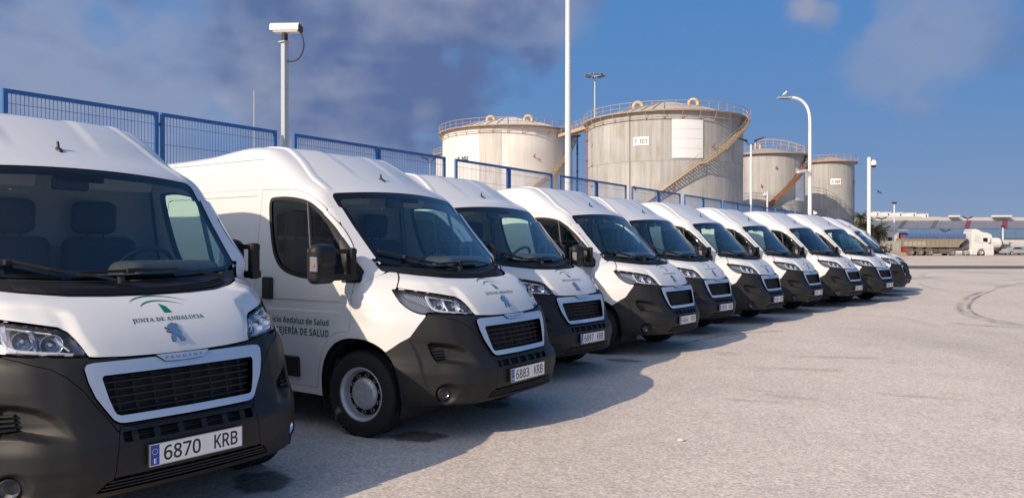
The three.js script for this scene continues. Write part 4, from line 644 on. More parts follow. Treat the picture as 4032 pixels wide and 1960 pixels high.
{ const { t, R } = TANKS['107'], tex = canvasTex(256, 128, (g, w, h) => { g.clearRect(0, 0, w, h); g.fillStyle = '#1c1a18'; g.font = 'bold 96px sans-serif'; g.textAlign = 'center'; g.textBaseline = 'middle'; g.fillText('T-10', w / 2, h / 2); }); cylPatch(R + .06, 1.15, 1.55, 12.2, 13.3, std(1, .7, 0, { map: tex, transparent: true, alphaTest: .5 }), 'painted_number', t);
  const b = new MB(); for (let k = 0; k < 22; k++) { const a = k * .42; b.bar([R + .75, k * .32 + .4, 0], [R + .75 + Math.cos(a) * .42, k * .32 + .4, Math.sin(a) * .42], .03); } b.bar([R + .75, 0, 0], [R + .75, 7.5, 0], .06).tube([...Array(30)].map((_, k) => [R + .75 + Math.cos(k * .3) * .45, k * .25 + .5, Math.sin(k * .3) * .45]), .03, 80, 5); b.build('side_stair', std([.25, .25, .26], .6, .4), t); }
tank('left', 'white tank mostly hidden behind the left side of T-102', [1205, 152], 8.5, 19.2, { seed: 53, base: [.84, .82, .79], streak: .25, stain: .3, joint: [.6, .58, .55], rise: 1.2, roof: [.6, .58, .55], pipe: false, posts: 40, courses: 1, vents: [] });
tank('low', 'low pale tank seen through the fence between T-102 and T-101', [1452, 140], 4.2, 7.0, { seed: 63, base: [.8, .79, .77], streak: .25, stain: .3, joint: [.6, .58, .55], rise: 1.5, roof: [.72, .71, .69], pipe: false, posts: 20, courses: 1, vents: [] });
{ // bridge between the two big tanks
  const a = TANKS['101'], b = TANKS['102'], y = 17.4, A = [b.x + 7.6, y, -b.d + 6.6], B = [a.x - 9.6, y, -a.d - 1.5], br = thing('footbridge', 'yellow steel footbridge linking the tops of T-102 and T-101', 'footbridge', A);
  const D = [B[0] - A[0], B[1] - A[1], B[2] - A[2]], L = Math.hypot(...D), u = D.map((q) => q / L), s = [-u[2], 0, u[0]], pt = (k, w, h) => [u[0] * k + s[0] * w, h, u[2] * k + s[2] * w];
  const deck = new MB(); for (const w of [-.5, .5]) deck.beam(pt(0, w, 0), pt(L, w, 0), .12, .42); deck.beam(pt(0, 0, .1), pt(L, 0, .1), 1.0, .06); deck.build('deck', stairY, br);
  const r = new MB(); for (const w of [-.5, .5]) { for (let k = 0; k <= 6; k++) r.bar(pt(L * k / 6, w, 0), pt(L * k / 6, w, 1.2), .035); for (const h of [.65, 1.2]) r.bar(pt(0, w, h), pt(L, w, h), .035); } r.build('railing', rail, br);
}
for (const [px, d, top, r, col, label] of [[1452.5, 112, 335, .13, [.035, .03, .03], 'dark vertical pipe beside the right edge of T-102'], [1476.5, 98, 318, .07, [.30, .10, .06], 'thin red vertical pipe at the left edge of T-101'], [1862.5, 100, 300, .09, [.04, .035, .035], 'thin dark vertical pipe at the right edge of T-101']]) { const q = at(px, top, d), o = thing('drain_pipe', label, 'pipe', [q[0], 0, q[2]]); const b = new MB().bar([0, 0, 0], [0, q[1], 0], r); for (let y = 2; y < q[1]; y += 2.6) b.box(.4, .12, .4, 0, y, 0); b.build('pipe', std(col, .7), o); if (px < 1470) part('valve_wheel', new THREE.TorusGeometry(.45, .1, 8, 20).rotateX(Math.PI / 2).translate(0, q[1] - .4, 0), std([.08, .04, .035], .7), o); }
// ---------- poles, lamps and cameras ----------
const white = std([.74, .74, .72], .5), galv = std([.46, .48, .49], .5, .25), darkM = std([.03, .03, .034], .6), lensM = phys([.02, .02, .022], .08);
{ // surveillance camera on its square pole
  const q = at(716, 108, 13.75), o = thing('camera_pole', 'square grey pole with a white surveillance camera, between two fence panels', 'camera pole', [q[0], 0, q[2]], -ROW);
  part('pole', new MB().rbox(.098, q[1], .098, .006, 0, q[1] / 2, 0).geo(), galv, o); part('pole_flange', new MB().box(.16, .02, .16, 0, q[1] + .01, 0).geo(), galv, o);
  part('bracket', new MB().box(.07, .15, .08, 0, q[1] + .085, 0).bar([.05, q[1] + .02, .05], [.05, q[1] + .16, .05], .012).bar([-.05, q[1] + .02, -.05], [-.05, q[1] + .16, -.05], .012).geo(), darkM, o);
  const c = thing('surveillance_camera', 'white box surveillance camera on top of the square pole, facing left', 'camera', [q[0], q[1] + .165, q[2]], -.22);
  const sh = new THREE.Shape([[-.085, 0], [-.085, .09], [-.06, .125], [.06, .125], [.085, .09], [.085, 0], [.079, 0], [.079, .086], [.057, .119], [-.057, .119], [-.079, .086], [-.079, 0]].map((p) => new THREE.Vector2(...p)));
  c.rotation.z = -.05;
  part('sun_shield', new THREE.ExtrudeGeometry(sh, { depth: .56, bevelEnabled: false }).rotateY(-Math.PI / 2).translate(.30, .045, 0), std([.72, .72, .68], .45), c);
  part('housing', new MB().rbox(.50, .115, .135, .02, .04, .065, 0).geo(), std([.66, .65, .58], .5), c);
  part('front_window', new MB().box(.012, .085, .105, -.215, .072, 0).geo(), lensM, c); part('end_cap', new MB().rbox(.04, .11, .13, .015, .305, .075, 0).geo(), darkM, c);
  part('cable', new MB().tube([[.30, .03, 0], [.36, -.09, .0], [.38, -.25, 0], [.33, -.40, 0], [.24, -.48, 0], [.06, -.50, 0]], .014, 40, 8).geo(), darkM, c);
}
{ const q = at(639, 228, 32), o = thing('mast', 'thin pale whip mast far behind the fence at left', 'mast', [q[0], 0, q[2]]); part('pole', new MB().bar([0, 0, 0], [0, q[1], 0], .045, .022).geo(), galv, o); }
{ const q = at(1429, -260, 34), o = thing('lamp_pole', 'tall thick white pole rising out of the top of the picture', 'pole', [q[0], 0, q[2]]); part('pole', new MB().bar([0, 0, 0], [0, q[1], 0], .15, .095, 20).geo(), white, o); part('base_plate', new MB().box(.5, .03, .5, 0, .02, 0).geo(), galv, o); const h = new MB(); for (const s of [-1, 1]) h.beam([0, q[1], 0], [s * 1.5, q[1] + .2, 0], .08, .08).rbox(.8, .12, .32, .04, s * 1.8, q[1] + .25, 0); h.build('lamp_head', galv, o); }
{ // ring of floodlights on a high mast
  const d = 150, q = at(1497, 192, d), o = thing('high_mast', 'high mast with a ring of floodlights behind tank T-101', 'floodlight mast', [q[0], 0, q[2]]);
  part('pole', new MB().bar([0, 0, 0], [0, q[1], 0], .32, .16, 12).geo(), galv, o); part('head_ring', new THREE.TorusGeometry(1.25, .08, 6, 24).rotateX(Math.PI / 2).translate(0, q[1] + .3, 0), galv, o);
  for (let k = 0; k < 10; k++) { const a = k / 10 * Math.PI * 2; part('floodlight', new MB().rbox(.75, .26, .6, .06, 0, 0, .5).bar([0, 0, -.9], [0, 0, .2], .05).geo(), std([.20, .20, .19], .5, .3), o).position.set(Math.sin(a) * 1.25, q[1] + .3, Math.cos(a) * 1.25); o.children[o.children.length - 1].rotation.set(.28, a, 0, 'YXZ'); }
}
{ // gooseneck lamp with a gull
  const d = 48, b = at(2038.5, 545, d), pts = [[2038.5, 330], [2038, 300], [2035, 280], [2028, 265], [2016, 253], [2001, 247], [1987, 246.5]].map(([x, y]) => at(x, y, d)).map((p) => [p[0] - b[0], p[1], 0]), o = thing('street_lamp', 'white street lamp with a curved neck and a gull on its head', 'street lamp', [b[0], 0, b[2]]);
  part('pole', new MB().bar([0, 0, 0], pts[0], .14, .10, 16).geo(), white, o); part('neck', new MB().tube(pts, .095, 40, 12).geo(), white, o);
  const e = pts[pts.length - 1], h = new MB().rbox(.85, .09, .28, .035, e[0] - .34, e[1] + .0, 0).rbox(.2, .14, .2, .04, e[0] + .05, e[1] + .02, 0); h.build('lamp_head', std([.42, .42, .40], .5), o); part('lamp_glass', new MB().box(.6, .02, .22, e[0] - .36, e[1] - .052, 0).geo(), lensM, o);
  const g = thing('gull', 'white gull standing on the curved street lamp', 'gull', [b[0] + e[0] - .27, e[1] + .06, b[2]], .4), body_ = new MB();
  body_.add(new THREE.SphereGeometry(1, 18, 12), T(0, .20, 0, 0, 0, .75, [.17, .085, .085])).add(new THREE.SphereGeometry(1, 14, 10), T(.09, .325, 0, 0, 0, 0, [.058, .055, .05])).add(new THREE.SphereGeometry(1, 12, 8), T(.07, .27, 0, 0, 0, 1.1, [.08, .05, .05])); body_.build('body', std([.82, .82, .80], .8), g);
  part('wing', new MB().add(new THREE.SphereGeometry(1, 14, 8), T(-.06, .175, .06, 0, 0, .72, [.17, .06, .03])).geo(), std([.42, .43, .45], .8), g); part('wing', new MB().add(new THREE.SphereGeometry(1, 14, 8), T(-.06, .175, -.06, 0, 0, .72, [.17, .06, .03])).geo(), std([.42, .43, .45], .8), g);
  part('tail', new MB().add(new THREE.ConeGeometry(.04, .14, 6), T(-.15, .07, 0, 0, 0, 2.4)).geo(), darkM, g); part('beak', new MB().add(new THREE.ConeGeometry(.014, .06, 6), T(.165, .318, 0, 0, 0, -1.75)).geo(), std([.7, .42, .05], .6), g); part('leg', new MB().bar([.0, 0, .03], [.02, .13, .03], .008).geo(), std([.6, .42, .3], .7), g); part('leg', new MB().bar([.0, 0, -.03], [.02, .13, -.03], .008).geo(), std([.6, .42, .3], .7), g);
  const cq = at(2030, 430, d - .05), c = thing('surveillance_camera', 'white bullet camera fixed to the curved street lamp pole', 'camera', [cq[0], cq[1], cq[2]]); c.rotation.z = .13; part('housing', new MB().rbox(.55, .17, .2, .05, -.32, 0, 0).geo(), white, c); part('arm', new MB().bar([-.1, -.03, 0], [.2, -.1, 0], .04).geo(), galv, c); part('sun_shield', new MB().box(.58, .02, .24, -.34, .1, 0).geo(), white, c);
}
function twinLamp(label, px, py, d, m) {
  const q = at(px, py, d), o = thing('street_lamp', label, 'street lamp', [q[0], 0, q[2]]); part('pole', new MB().bar([0, 0, 0], [0, q[1], 0], .085, .06, 12).geo(), m, o);
  for (const s of [-1, 1]) { part('lamp_arm', new MB().bar([0, q[1] - .1, 0], [s * .35, q[1] + .25, s * .1], .03).geo(), darkM, o); part('lamp_head', new MB().rbox(.62, .09, .3, .035, s * .50, q[1] + .34, s * .1, 0, 0, s * .30).geo(), darkM, o); }
}
twinLamp('slim pole with two black lamp heads in front of the squat tank', 1890, 364, 50, white); twinLamp('slim pole with two dark lamp heads seen through the fence beside T-102', 1082, 408, 62, galv);
function domePole(label, px, py, d, w, side) {
  const q = at(px, py, d), o = thing('camera_pole', label, 'camera pole', [q[0], 0, q[2]]); part('pole', new MB().rbox(w, q[1], w, .02, 0, q[1] / 2, 0).geo(), white, o);
  part('bracket', new MB().box(w * 1.3, .06, .06, side * w * .9, q[1] - .3, 0).box(.03, .3, .05, side * w * .55, q[1] - .3, 0).geo(), galv, o);
  part('dome_camera', new MB().add(new THREE.LatheGeometry([[.0, .18], [.07, .16], [.11, .08], [.12, -.02], [.11, -.05]].map((p) => new THREE.Vector2(...p)), 20), T(side * w * 1.75, q[1] - .28, 0)).geo(), white, o); part('dome_window', new MB().add(new THREE.SphereGeometry(.1, 16, 8, 0, 7, Math.PI / 2, Math.PI / 2), T(side * w * 1.75, q[1] - .33, 0)).geo(), darkM, o);
}
domePole('white square pole with a dome camera standing before the palms', 2187, 396, 32, .115, 1); domePole('short pale pole with a dome camera in front of the squat tank', 1931, 482, 62, .11, -1);
domePole('small pale camera pole at the left edge of tank T-107', 2049, 530, 75, .10, 1);
for (const [px, py, d, label] of [[2251, 512, 150, 'thin white mast with a dark lamp ring behind the dump truck'], [2525, 571, 165, 'slim pale post in front of the hangar right of the lorry']]) { const q = at(px, py, d), o = thing('light_mast', label, 'light mast', [q[0], 0, q[2]]); part('pole', new MB().bar([0, 0, 0], [0, q[1], 0], .17, .12).geo(), white, o); part('lamp_head', new MB().add(new THREE.CylinderGeometry(.5, .35, .3, 12), T(0, q[1] + .1, 0)).geo(), darkM, o); }
for (const [px, py, d, label] of [[2226, 572, 120, 'white post with a small box lamp left of the dump truck'], [2219, 549, 140, 'dark double lamp post rising beside the palm'], [2436, 548, 150, 'dark lamp cluster standing against the hangar roof'], [2380, 580, 150, 'small dark lamp above the blue tarpaulin']]) { const q = at(px, py, d), o = thing('lamp_post', label, 'lamp post', [q[0], 0, q[2]]), pale = d < 120; part('pole', new MB().bar([0, 0, 0], [0, q[1], 0], .09, .07).geo(), pale ? white : std([.10, .06, .06], .7), o); const h = new MB(); if (pale) h.rbox(.75, .3, .4, .08, -.35, q[1], 0); else for (const s of [-1, 1]) h.rbox(.85, .2, .4, .06, s * .55, q[1] + .05, 0, 0, 0, s * .35).bar([0, q[1] - .2, 0], [s * .5, q[1], 0], .05); h.build('lamp_head', pale ? white : darkM, o); }
// ---------- gulls in the air ----------
[[2212.5, 484, 130, 'dark gull gliding right of the dome camera pole']].forEach(([px, py, d, label]) => {
  const o = thing('flying_bird', label, 'bird', at(px, py, d), .3); o.rotation.z = -.5; const dk = std([.04, .042, .048], .9);
  part('body', new THREE.SphereGeometry(1, 14, 10).scale(.13, .07, .26), dk, o); part('head', new THREE.SphereGeometry(.07, 10, 8).translate(0, .03, .26), dk, o); part('tail', new THREE.ConeGeometry(.09, .25, 5).rotateX(Math.PI / 2).scale(1, .3, 1).translate(0, 0, -.3), dk, o);
  for (const q of [-1, 1]) { const P = [[.06, .04, .14], [.06, .04, -.12], [.34, .14, .17], [.32, .14, -.10], [.62, .06, .02], [.60, .06, -.10]].map((v) => [v[0] * q, v[1], v[2]]), V = []; for (const t of [[0, 1, 2], [1, 3, 2], [2, 3, 4], [3, 5, 4]]) for (const k of t) V.push(...P[k]); const W = V.map((v, i) => (i % 3 === 1 ? v - .025 : v)), g = new THREE.BufferGeometry(); g.setAttribute('position', new THREE.Float32BufferAttribute([...V, ...W], 3)); g.computeVertexNormals(); part('wing', g, dk, o); }
});
// ---------- lorry, hangar, palms and what stands behind ----------
const wheelGeo = (r, w) => new THREE.LatheGeometry([[r * .56, -w / 2], [r * .9, -w / 2], [r, -w * .38], [r, w * .38], [r * .9, w / 2], [r * .56, w / 2]].map((p) => new THREE.Vector2(...p)), 28).rotateX(Math.PI / 2);
const rimGeo = (r, w) => new THREE.LatheGeometry([[.02, w * .30], [r * .2, w * .34], [r * .24, w * .1], [r * .46, w * .05], [r * .5, w * .42], [r * .57, w * .5]].map((p) => new THREE.Vector2(...p)), 24).rotateX(Math.PI / 2);
const dust = std([.14, .125, .11], .95), dustRim = std([.26, .235, .21], .8), alu = std([.55, .54, .52], .4, .5);
function wheel(x, y, z, r, w, o, m = dust, rm = dustRim) { const g = part('wheel', wheelGeo(r, w), m, o); g.position.set(x, y, z); part('wheel_rim', rimGeo(r, w), rm, g); return g; }
{
  const d = 127, S = d / 1935, x0 = at(2262, 620, d)[0], X = (px) => (px - 2262) * S, Y = (py) => 1.5 + (620 - py) * S - .0, G = Y(642.9);
  const gy = (py) => Y(py) - G;
  const o = thing('dump_trailer', 'beige ribbed dump trailer under a blue tarpaulin, parked before the hangar', 'trailer', [x0, 0, -d]);
  const beige = std([.26, .225, .17], .85), bl = std([.05, .11, .36], .8), red = std([.42, .035, .02], .6), z0 = -1.2, z1 = 1.2;
  const b0 = gy(620.8), b1 = gy(600), xa = X(2264), xb = X(2405), xc = X(2424), ZX = (x) => X((3500 + x / 4.842) / 1.5652), ZY = (y) => gy((860 + y / 4.842) / 1.5652);
  const side = new THREE.Shape([[xa, b0], [xb - .3, b0], [xc, b1], [xa, b1]].map((p) => new THREE.Vector2(...p)));
  part('tipper_body', new THREE.ExtrudeGeometry(side, { depth: 2.4, bevelEnabled: false }).translate(0, 0, -1.2), beige, o);
  for (let k = 0; k <= 12; k++) { const x = lerp(xa + .06, xb - .5, k / 12); part('side_rib', new MB().rbox(.13, b1 - b0 - .05, .09, .02, x, (b0 + b1) / 2, 1.24).geo(), beige, o); }
  part('top_rail', new MB().rbox(xc - xa, .14, .12, .03, (xa + xc) / 2, b1 - .04, 1.25).rbox(xb - xa, .14, .1, .03, (xa + xb) / 2, b0 + .06, 1.25).geo(), beige, o);
  for (let k = 0; k < 5; k++) { const x = lerp(xa + .06, xb - .5, (k + .5) / 12); part('lower_sheet', new MB().box(.72, .72, .04, x, b0 + .50, 1.22).geo(), std([.38, .335, .26], .85), o); }
  { // tarpaulin with sagging folds
    const nx = 120, nz = 10, g = new THREE.PlaneGeometry(xc - xa - 1.0, 2.7, nx, nz).rotateX(-Math.PI / 2), p = g.attributes.position; for (let i = 0; i < p.count; i++) { const x = p.getX(i), z = p.getZ(i), e = Math.abs(z) / 1.35, f = (x / (xc - xa) + .5); const fold = (.10 * Math.abs(Math.sin(x * 5.2 + 2 * noise3(x, 1, 1))) + .05 * noise3(x * 4, z * 3, 2)) * (f < .55 ? 1 : .45); p.setXYZ(i, x, (e > .85 ? -.62 * (e - .85) / .15 : 0) + fold + .06 * noise3(x * 2, z * 6, 8), z * (e > .85 ? .94 : 1)); }
    g.computeVertexNormals(); part('tarpaulin', g.translate((xa + xc) / 2 + .35, gy(590), .02), std([.06, .105, .28], .8), o);
    part('tarpaulin_load', new MB().rbox(xc - xa - 1.1, gy(590) - b1, 2.3, .1, (xa + xc) / 2 + .35, (gy(590.5) + b1) / 2, 0).geo(), bl, o);
  }
  part('chassis', new MB().box(X(2420) - xa, .3, 1.0, (X(2420) + xa) / 2, b0 - .2, 0).box(1.5, .75, 2.3, X(2367), gy(632), 0).box(.5, .55, 2.2, X(2347), gy(631), 0).geo(), std([.13, .115, .09], .9), o);
  const lad = new MB(); for (const z of [-.9, .2, 1.1]) lad.bar([X(2267), .25, z], [X(2267), gy(590), z], .07); for (let y = .4; y < gy(592); y += .35) lad.bar([X(2267), y, .2], [X(2267), y, 1.1], .035); lad.box(1.0, .1, 2.3, X(2272), .45, 0).box(.5, 1.1, 2.2, X(2272), 1.15, 0); lad.build('tail_frame', red, o);
  part('rear_plank', new MB().rbox(1.6, .12, 2.4, .03, X(2268), .18, 0).geo(), std([.6, .36, .2], .8), o);
  const mud = new MB(); for (const px of [2283.6, 2307.4, 2331.8]) { for (const s of [-1, 1]) wheel(X(px), .60, s * 1.02, .60, .42, o); for (let k = 0; k < 8; k++) { const a = lerp(.25, Math.PI - .25, (k + .5) / 8); mud.box(.28, .03, .5, X(px) + Math.cos(a) * .70, .60 + Math.sin(a) * .70, 1.02, 0, 0, a + Math.PI / 2); } } mud.build('mudguard', std([.20, .18, .16], .9), o);
  // tractor
  const c = thing('lorry_tractor', 'white lorry tractor with a high roof deflector coupled to the dump trailer', 'lorry', [x0, 0, -d]), wp = std([.70, .69, .67], .45), k0 = X(2433);
  const zs = (pts) => new THREE.Shape(pts.map(([x, y]) => new THREE.Vector2(ZX(x), ZY(y))));
  const prof = zs([[1525, 600], [1522, 260], [1545, 215], [1590, 212], [1650, 232], [1715, 272], [1800, 282], [1870, 312], [1890, 345], [1893, 440], [1910, 500], [1922, 590], [1925, 690], [1900, 700], [1775, 700], [1765, 640], [1730, 600], [1690, 588], [1640, 600], [1612, 640], [1605, 690], [1500, 690], [1500, 605]]);
  part('cab', new THREE.ExtrudeGeometry(prof, { depth: 2.3, bevelEnabled: true, bevelSize: .06, bevelThickness: .08, bevelSegments: 2 }).translate(0, 0, -1.15), wp, c);
  part('side_window', new MB().add(new THREE.ShapeGeometry(zs([[1722, 375], [1850, 372], [1862, 450], [1800, 455], [1722, 440]])), T(0, 0, 1.237)).geo(), M.gloss, c);
  part('windscreen', new MB().box(.05, .95, 2.1, ZX(1882), ZY(410), 0, 0, 0, .06).geo(), M.gloss, c);
  part('mirror', new MB().rbox(.35, .85, .22, .06, ZX(1815), ZY(410), 1.5).geo(), wp, c); part('door_line', new MB().box(.025, 2.4, .012, ZX(1710), ZY(470), 1.235).box(.025, 2.0, .012, ZX(1868), ZY(500), 1.235).box(2.9, .025, .012, ZX(1790), ZY(470), 1.235).box(2.9, .03, .014, ZX(1790), ZY(580), 1.235).geo(), std([.25, .25, .25], .8), c);
  part('lettering', new THREE.PlaneGeometry(ZX(1700) - ZX(1540), ZY(320) - ZY(480)).translate(ZX(1620), ZY(400), 1.236), std(1, .6, 0, { map: canvasTex(256, 256, (g, w, h) => { const r = rng(5); g.clearRect(0, 0, w, h); g.strokeStyle = '#5a5c68'; g.lineWidth = 6; for (let i = 0; i < 6; i++) { g.beginPath(); const y = 30 + i * 38; g.moveTo(10 + r() * 60, y); for (let k = 1; k < 7; k++) g.lineTo(30 + k * 30, y + (r() - .5) * 18); g.stroke(); } }), transparent: true, alphaTest: .4 }), c);
  part('side_tank', new MB().rbox(.75, .65, .6, .12, ZX(1418), ZY(650), 1.0).geo(), alu, c); part('side_skirt', new MB().rbox(1.1, .85, .2, .05, ZX(1545), ZY(645), 1.1).geo(), wp, c); part('chassis', new MB().box(X(2436) - X(2372), .25, .9, (X(2372) + X(2436)) / 2, .95, 0).geo(), std([.06, .055, .05], .9), c);
  part('bumper', new MB().rbox(.35, .4, 2.4, .1, ZX(1895), .45, 0).geo(), wp, c); part('headlight', new MB().rbox(.12, .22, .42, .05, ZX(1918), ZY(640), .9).geo(), M.chrome, c);
  part('sleeper_wall', new MB().box(.1, 2.6, 2.2, ZX(1530), ZY(380), 0).box(1.2, 1.4, .9, ZX(1440), ZY(500), 0).geo(), std([.10, .10, .11], .7), c);
  for (const px of [2387, 2459]) for (const s of [-1, 1]) wheel(X(px), .58, s * 1.05, .58, .36, c, dust, px > 2400 ? alu : dustRim);
}
{ // tanker and cars further back
  const d = 140, S = d / 1935, q = at(2478, 620, d), o = thing('tanker_lorry', 'pale rounded tanker lorry partly hidden behind the white tractor', 'tanker lorry', [q[0], 0, q[2]]), X = (px) => (px - 2478) * S;
  part('tank_body', new THREE.CapsuleGeometry(1.05, X(2508), 6, 24).rotateZ(Math.PI / 2).translate(X(2494), 2.05, 0), std([.66, .65, .61], .5), o); part('tank_band', new THREE.TorusGeometry(1.07, .05, 6, 28).rotateY(Math.PI / 2).translate(X(2514), 2.05, 0), darkM, o); part('chassis', new MB().box(X(2530), .25, 1.6, X(2504), .9, 0).box(1.5, .7, 2, X(2526), 1.3, 0, 0, 0, .4).geo(), std([.10, .10, .10], .8), o);
  for (const px of [2485, 2509]) for (const s of [-1, 1]) wheel(X(px), .5, s * 1.0, .5, .34, o, M.rubber, alu);
}
function car(label, px, d, col, s = 1) {
  const q = at(px, 620, d), o = thing('parked_car', label, 'car', [q[0], 0, q[2]], .05), m = phys(col, .3, .3, { clearcoat: 1 });
  const p = new THREE.Shape([[-2.1, .35], [-2.12, .75], [-1.9, .95], [-1.35, 1.0], [-.75, 1.38], [.35, 1.42], [1.15, 1.02], [1.9, .86], [2.1, .62], [2.1, .35]].map((v) => new THREE.Vector2(...v)));
  part('body', new THREE.ExtrudeGeometry(p, { depth: 1.5, bevelEnabled: true, bevelSize: .06, bevelThickness: .1, bevelSegments: 3 }).translate(0, 0, -.75), m, o);
  part('side_window', new THREE.ExtrudeGeometry(new THREE.Shape([[-1.1, 1.02], [-.68, 1.32], [.30, 1.35], [.88, 1.02]].map((v) => new THREE.Vector2(...v))), { depth: 1.72, bevelEnabled: false }).translate(0, 0, -.86), M.gloss, o);
  for (const x of [-1.3, 1.3]) for (const z of [-.78, .78]) wheel(x, .32, z, .32, .2, o, M.rubber, alu); part('headlight', new MB().rbox(.08, .14, .3, .03, 2.08, .68, .55).geo(), M.chrome, o); part('bumper', new MB().rbox(.16, .22, 1.6, .06, 2.1, .42, 0).geo(), M.trim, o);
}
car('silver hatchback in front of the pale tanker at the right edge', 2556, 138, [.42, .44, .46]); car('dark car parked behind the silver hatchback', 2532, 146, [.03, .035, .04]); car('grey car cut off by the right frame edge', 2584, 146, [.2, .21, .22]);
{ // hangar with a vaulted roof
  const d = 170, q = at(2190, 620, d), L = 64, o = thing('hangar', 'long hangar with a grey vaulted roof and a blue band', 'hangar', [q[0], 0, -d]), y = (py) => 1.5 + (620 - py) / 1935 * d, eave = y(574.5), band = y(599), top = 1.5 + (620 - 548.5) / 1935 * (d + 13);
  const ribbed = dataTex(64, (u) => { const k = .5 + .5 * Math.sin(u * Math.PI * 16); return [k, k, k]; }); ribbed.repeat.set(26, 1);
  part('wall', new MB().box(L, band, .4, L / 2, band / 2, 0).geo(), std([.60, .58, .55], .85), o);
  for (let k = 0; k < 16; k++) part('blue_panel', new MB().box(L / 16 - .05, eave - band, .3, L * (k + .5) / 16, (eave + band) / 2, .12).geo(), std([.12 + .012 * hash3(k, 1, 2), .24, .40], .6, .1, { bumpMap: ribbed, bumpScale: .03 }), o);
  part('band_dark_strip', new MB().box(L, .22, .2, L / 2, band - .12, .3).geo(), std([.12, .12, .12], .9), o);  // solid dark strip along the foot of the blue band
  const prof = []; for (let k = 0; k <= 10; k++) { const t = k / 10; prof.push([eave + (top - eave) * (t * 1.35 - .35 * t * t), .35 - 13.5 * t]); }
  const strip = (xa, xb, off, shear) => { const p = [], id = []; prof.forEach(([yy, zz], i) => { const sx = shear * (.35 - zz); p.push(xa + sx, yy + off, zz + off, xb + sx, yy + off, zz + off); if (i) { const k = i * 2; id.push(k - 2, k - 1, k, k - 1, k + 1, k); } }); const g = new THREE.BufferGeometry(); g.setAttribute('position', new THREE.Float32BufferAttribute(p, 3)); g.setAttribute('uv', new THREE.Float32BufferAttribute(p.filter((_, i) => i % 3 < 2), 2)); g.setIndex(id); g.computeVertexNormals(); return g; };
  const roof = part('roof', strip(-2, L, 0, .66), std([.26, .265, .30], .6, .2, { bumpMap: ribbed, bumpScale: .02 }), o);
  for (const [px, w, col] of [[2263, 1.05, [.10, .10, .105]], [2345, 1.05, [.12, .12, .125]], [2431, 1.15, [.22, .045, .06]], [2526, 1.25, [.22, .045, .06]]]) { const xx = at(px, 574, d)[0] - q[0]; part('roof_strip', strip(xx - w / 2, xx + w / 2, .03, .66), std(col, .7), roof); }
  for (let k = 0; k < 26; k++) part('roof_seam', strip(k * 2.5, k * 2.5 + .08, .02, .66), std([.21, .215, .245], .6, .2), roof);
  part('wall_end', new MB().box(.3, eave, 12, .1, eave / 2, -6.2).geo(), std([.5, .48, .45], .85), o); part('rear_wall', new MB().box(L, top, .3, L / 2, top / 2, -8.6).geo(), std([.5, .48, .45], .85), o);
  part('doorway', new MB().box(3.2, 2.6, .1, 8.2, 1.3, .24).geo(), M.dark, o); for (const [px, w] of [[2395, 2.2], [2520, 4.2]]) part('roof_light', new MB().rbox(w, .45, 1.2, .1, at(px, 548, d)[0] - q[0] + 5, top + .2, -7.6).geo(), std([.70, .67, .60], .7), o);
  part('white_hoarding', new MB().box(L * .62, 2.1, .12, L * .68, 1.3, 1.0).geo(), std([.5, .5, .49], .85), o);
}
{ // white flats on the rise behind
  const d = 430, S = d / 1935, y = (py) => 1.5 + (620 - py) * S, wall = std([.72, .70, .67], .8), win = std([.10, .10, .11], .4);
  structure('hill', new THREE.SphereGeometry(1, 32, 12).scale(150, 15, 50).translate(at(2330, 620, d + 20)[0], -1, -d - 20), std([.16, .15, .11], .95));
  const names = ['first', 'second', 'third', 'fourth', 'fifth'];
  [[2176, 2214], [2214, 2252], [2252, 2293], [2293, 2336], [2336, 2392]].forEach(([a, b], i) => {
    const o = thing('apartment_building', `white flats with roof tower, ${names[i]} from left behind the hangar`, 'apartment block', [at(a, 620, d)[0], 0, -d - i * 4]), W = (b - a) * S, H = y(i === 4 ? 545.5 : 544), tx = (at([2197, 2233, 2273, 2317, 2358][i], 620, d)[0] - at(a, 620, d)[0]);
    part('wall', new MB().box(W - .1, H, 12, W / 2, H / 2, 0).geo(), wall, o); part('parapet', new MB().box(W + .1, .35, 12.3, W / 2, H + .1, 0).geo(), wall, o);
    part('roof_tower', new MB().rbox(4.9, 2.3, 6, .15, tx, H + 1.1, 0).geo(), wall, o); part('roof_lip', new MB().box(5.3, .2, 6.4, tx, H + 2.3, 0).geo(), wall, o); part('window', new MB().box(.8, 1.2, .1, tx + 1.2, H + 1.0, 3.02).geo(), win, o);
    for (let k = 0; k < 3; k++) part('window', new MB().box(1.5, 1.0, .1, W * (k + .5) / 3, H - 1.2, 6.03).geo(), win, o);
  });
}
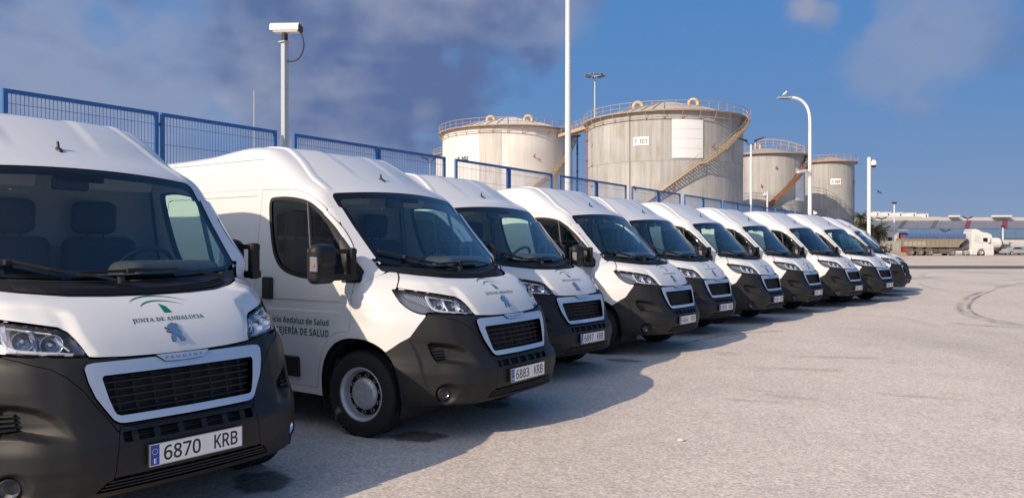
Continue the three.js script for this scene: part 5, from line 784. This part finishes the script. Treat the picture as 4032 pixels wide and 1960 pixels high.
{ // concrete hoarding, container and rubble left of the lorry
  const d = 113, q = at(2212, 620, d), o = thing('concrete_hoarding', 'grey concrete panel hoarding left of the dump trailer', 'hoarding', [q[0], 0, q[2]]); for (let k = 0; k < 11; k++) part('panel', new MB().rbox(.28, 2.35 - .1 * hash3(k, 2, 1), .2, .03, .16 + k * .29, 1.15, (k % 2) * .05).geo(), std([.33 + .05 * hash3(k, 1, 1), .31 + .05 * hash3(k, 1, 1), .27 + .05 * hash3(k, 1, 1)], .9), o); part('rubble_wall', new MB().box(3.4, .7, 1.2, 1.6, .3, .9).geo(), std([.30, .26, .21], .95), o);
  const q2 = at(2217, 620, 150), c = thing('site_cabin', 'pale flat-roofed site cabin above the concrete hoarding', 'cabin', [q2[0], 0, q2[2]]); part('wall', new MB().box(3.0, 4.6, 2.4, 1.4, 2.3, 0).geo(), std([.55, .55, .53], .8), c); part('door', new MB().box(1.5, 4.1, .06, 3.7, 2.1, .9).geo(), M.dark, c); part('roof', new MB().box(5.0, .14, 2.8, 2.1, 4.65, 0).geo(), std([.45, .44, .42], .8), c); part('window', new MB().box(.8, .7, .06, 1.2, 2.9, 1.22).geo(), M.gloss, c);
  const q3 = at(2205, 620, 100), w = thing('stone_wall', 'low brown stone wall below the palms', 'wall', [q3[0], 0, q3[2]]), st = std([.30, .26, .20], .95), r = rng(8), bm = new MB(); for (let k = 0; k < 90; k++) bm.add(new THREE.IcosahedronGeometry(.18 + r() * .12, 0), T(r() * 4.5 - 2.6, .15 + r() * 1.9, r() * .5, r() * 3, r() * 3, 0, [1.3, .7, 1])); tag(bm.build('stones', st, w), null, null, null, 'stuff'); part('core', new MB().box(4.7, 1.9, .4, -.3, .95, 0).geo(), st, w);
}
function palm(label, px, py, d, s, seed) {
  const q = at(px, py, d), o = thing('palm_tree', label, 'palm tree', [q[0], 0, q[2]]), r = rng(seed), H = q[1], tr = new MB();
  for (let k = 0; k < 16; k++) tr.add(new THREE.CylinderGeometry(.24 * s, .19 * s, H / 16 + .02, 10), T(.05 * Math.sin(k * .3), H * (k + .5) / 16, 0)); tr.build('trunk', std([.13, .095, .065], .95), o);
  const dry = new MB(); for (let k = 0; k < 26; k++) { const a = r() * 6.28; dry.bar([Math.cos(a) * .2, H - .2, Math.sin(a) * .2], [Math.cos(a) * .55 * s, H - 1.1 - r() * .8, Math.sin(a) * .55 * s], .03, .012, 4); } dry.build('dry_skirt', std([.15, .10, .06], .95), o);
  const ms = [std([.045, .062, .026], .7), std([.07, .088, .035], .7), std([.03, .042, .02], .7)];
  for (let k = 0; k < 46; k++) {
    const a = k * 2.4 + r() * .5, up = lerp(1.25, -.55, (k / 46)) + (r() - .5) * .3, len = (2.0 + r() * .7) * s, pts = []; let el = up, p = [0, H, 0]; const n = 12;
    for (let i = 0; i <= n; i++) { pts.push(p); p = [p[0] + Math.cos(a) * Math.cos(el) * len / n, p[1] + Math.sin(el) * len / n, p[2] + Math.sin(a) * Math.cos(el) * len / n]; el -= .13 + r() * .02; }
    const pos = [], sx = -Math.sin(a), sz = Math.cos(a);
    for (let i = 1; i <= n; i++) for (let h = 0; h < 3; h++) for (const w of [-1, 1]) { const t = (h + r() * .6) / 3, A = pts[i - 1].map((v, c) => lerp(v, pts[i][c], t)), l = .55 * s * Math.sin(Math.PI * (.12 + .85 * (i - 1 + t) / n)) * (.8 + r() * .4), dr = -.35 - r() * .35, fx = Math.cos(a) * .5, fz = Math.sin(a) * .5, wd = .022 * s; pos.push(A[0] + fx * wd * 2, A[1], A[2] + fz * wd * 2, A[0] - fx * wd * 2, A[1], A[2] - fz * wd * 2, A[0] + (sx * w + fx) * l, A[1] + dr * l, A[2] + (sz * w + fz) * l); }
    const g = new THREE.BufferGeometry(); g.setAttribute('position', new THREE.Float32BufferAttribute(pos, 3)); g.computeVertexNormals(); const f = part('frond', g, ms[k % 3], o); void f;
  }
}
palm('taller palm tree, left of the dome camera pole', 2168, 545, 92, .62, 3); palm('lower bushy palm tree right of the dome camera pole', 2200, 577, 90, .80, 9); palm('low palm clump beneath the taller palm', 2174, 566, 88, .72, 21); palm('small palm crown leaning right of the bushy palm', 2212, 588, 91, .62, 33);
renderer.render(scene, camera);
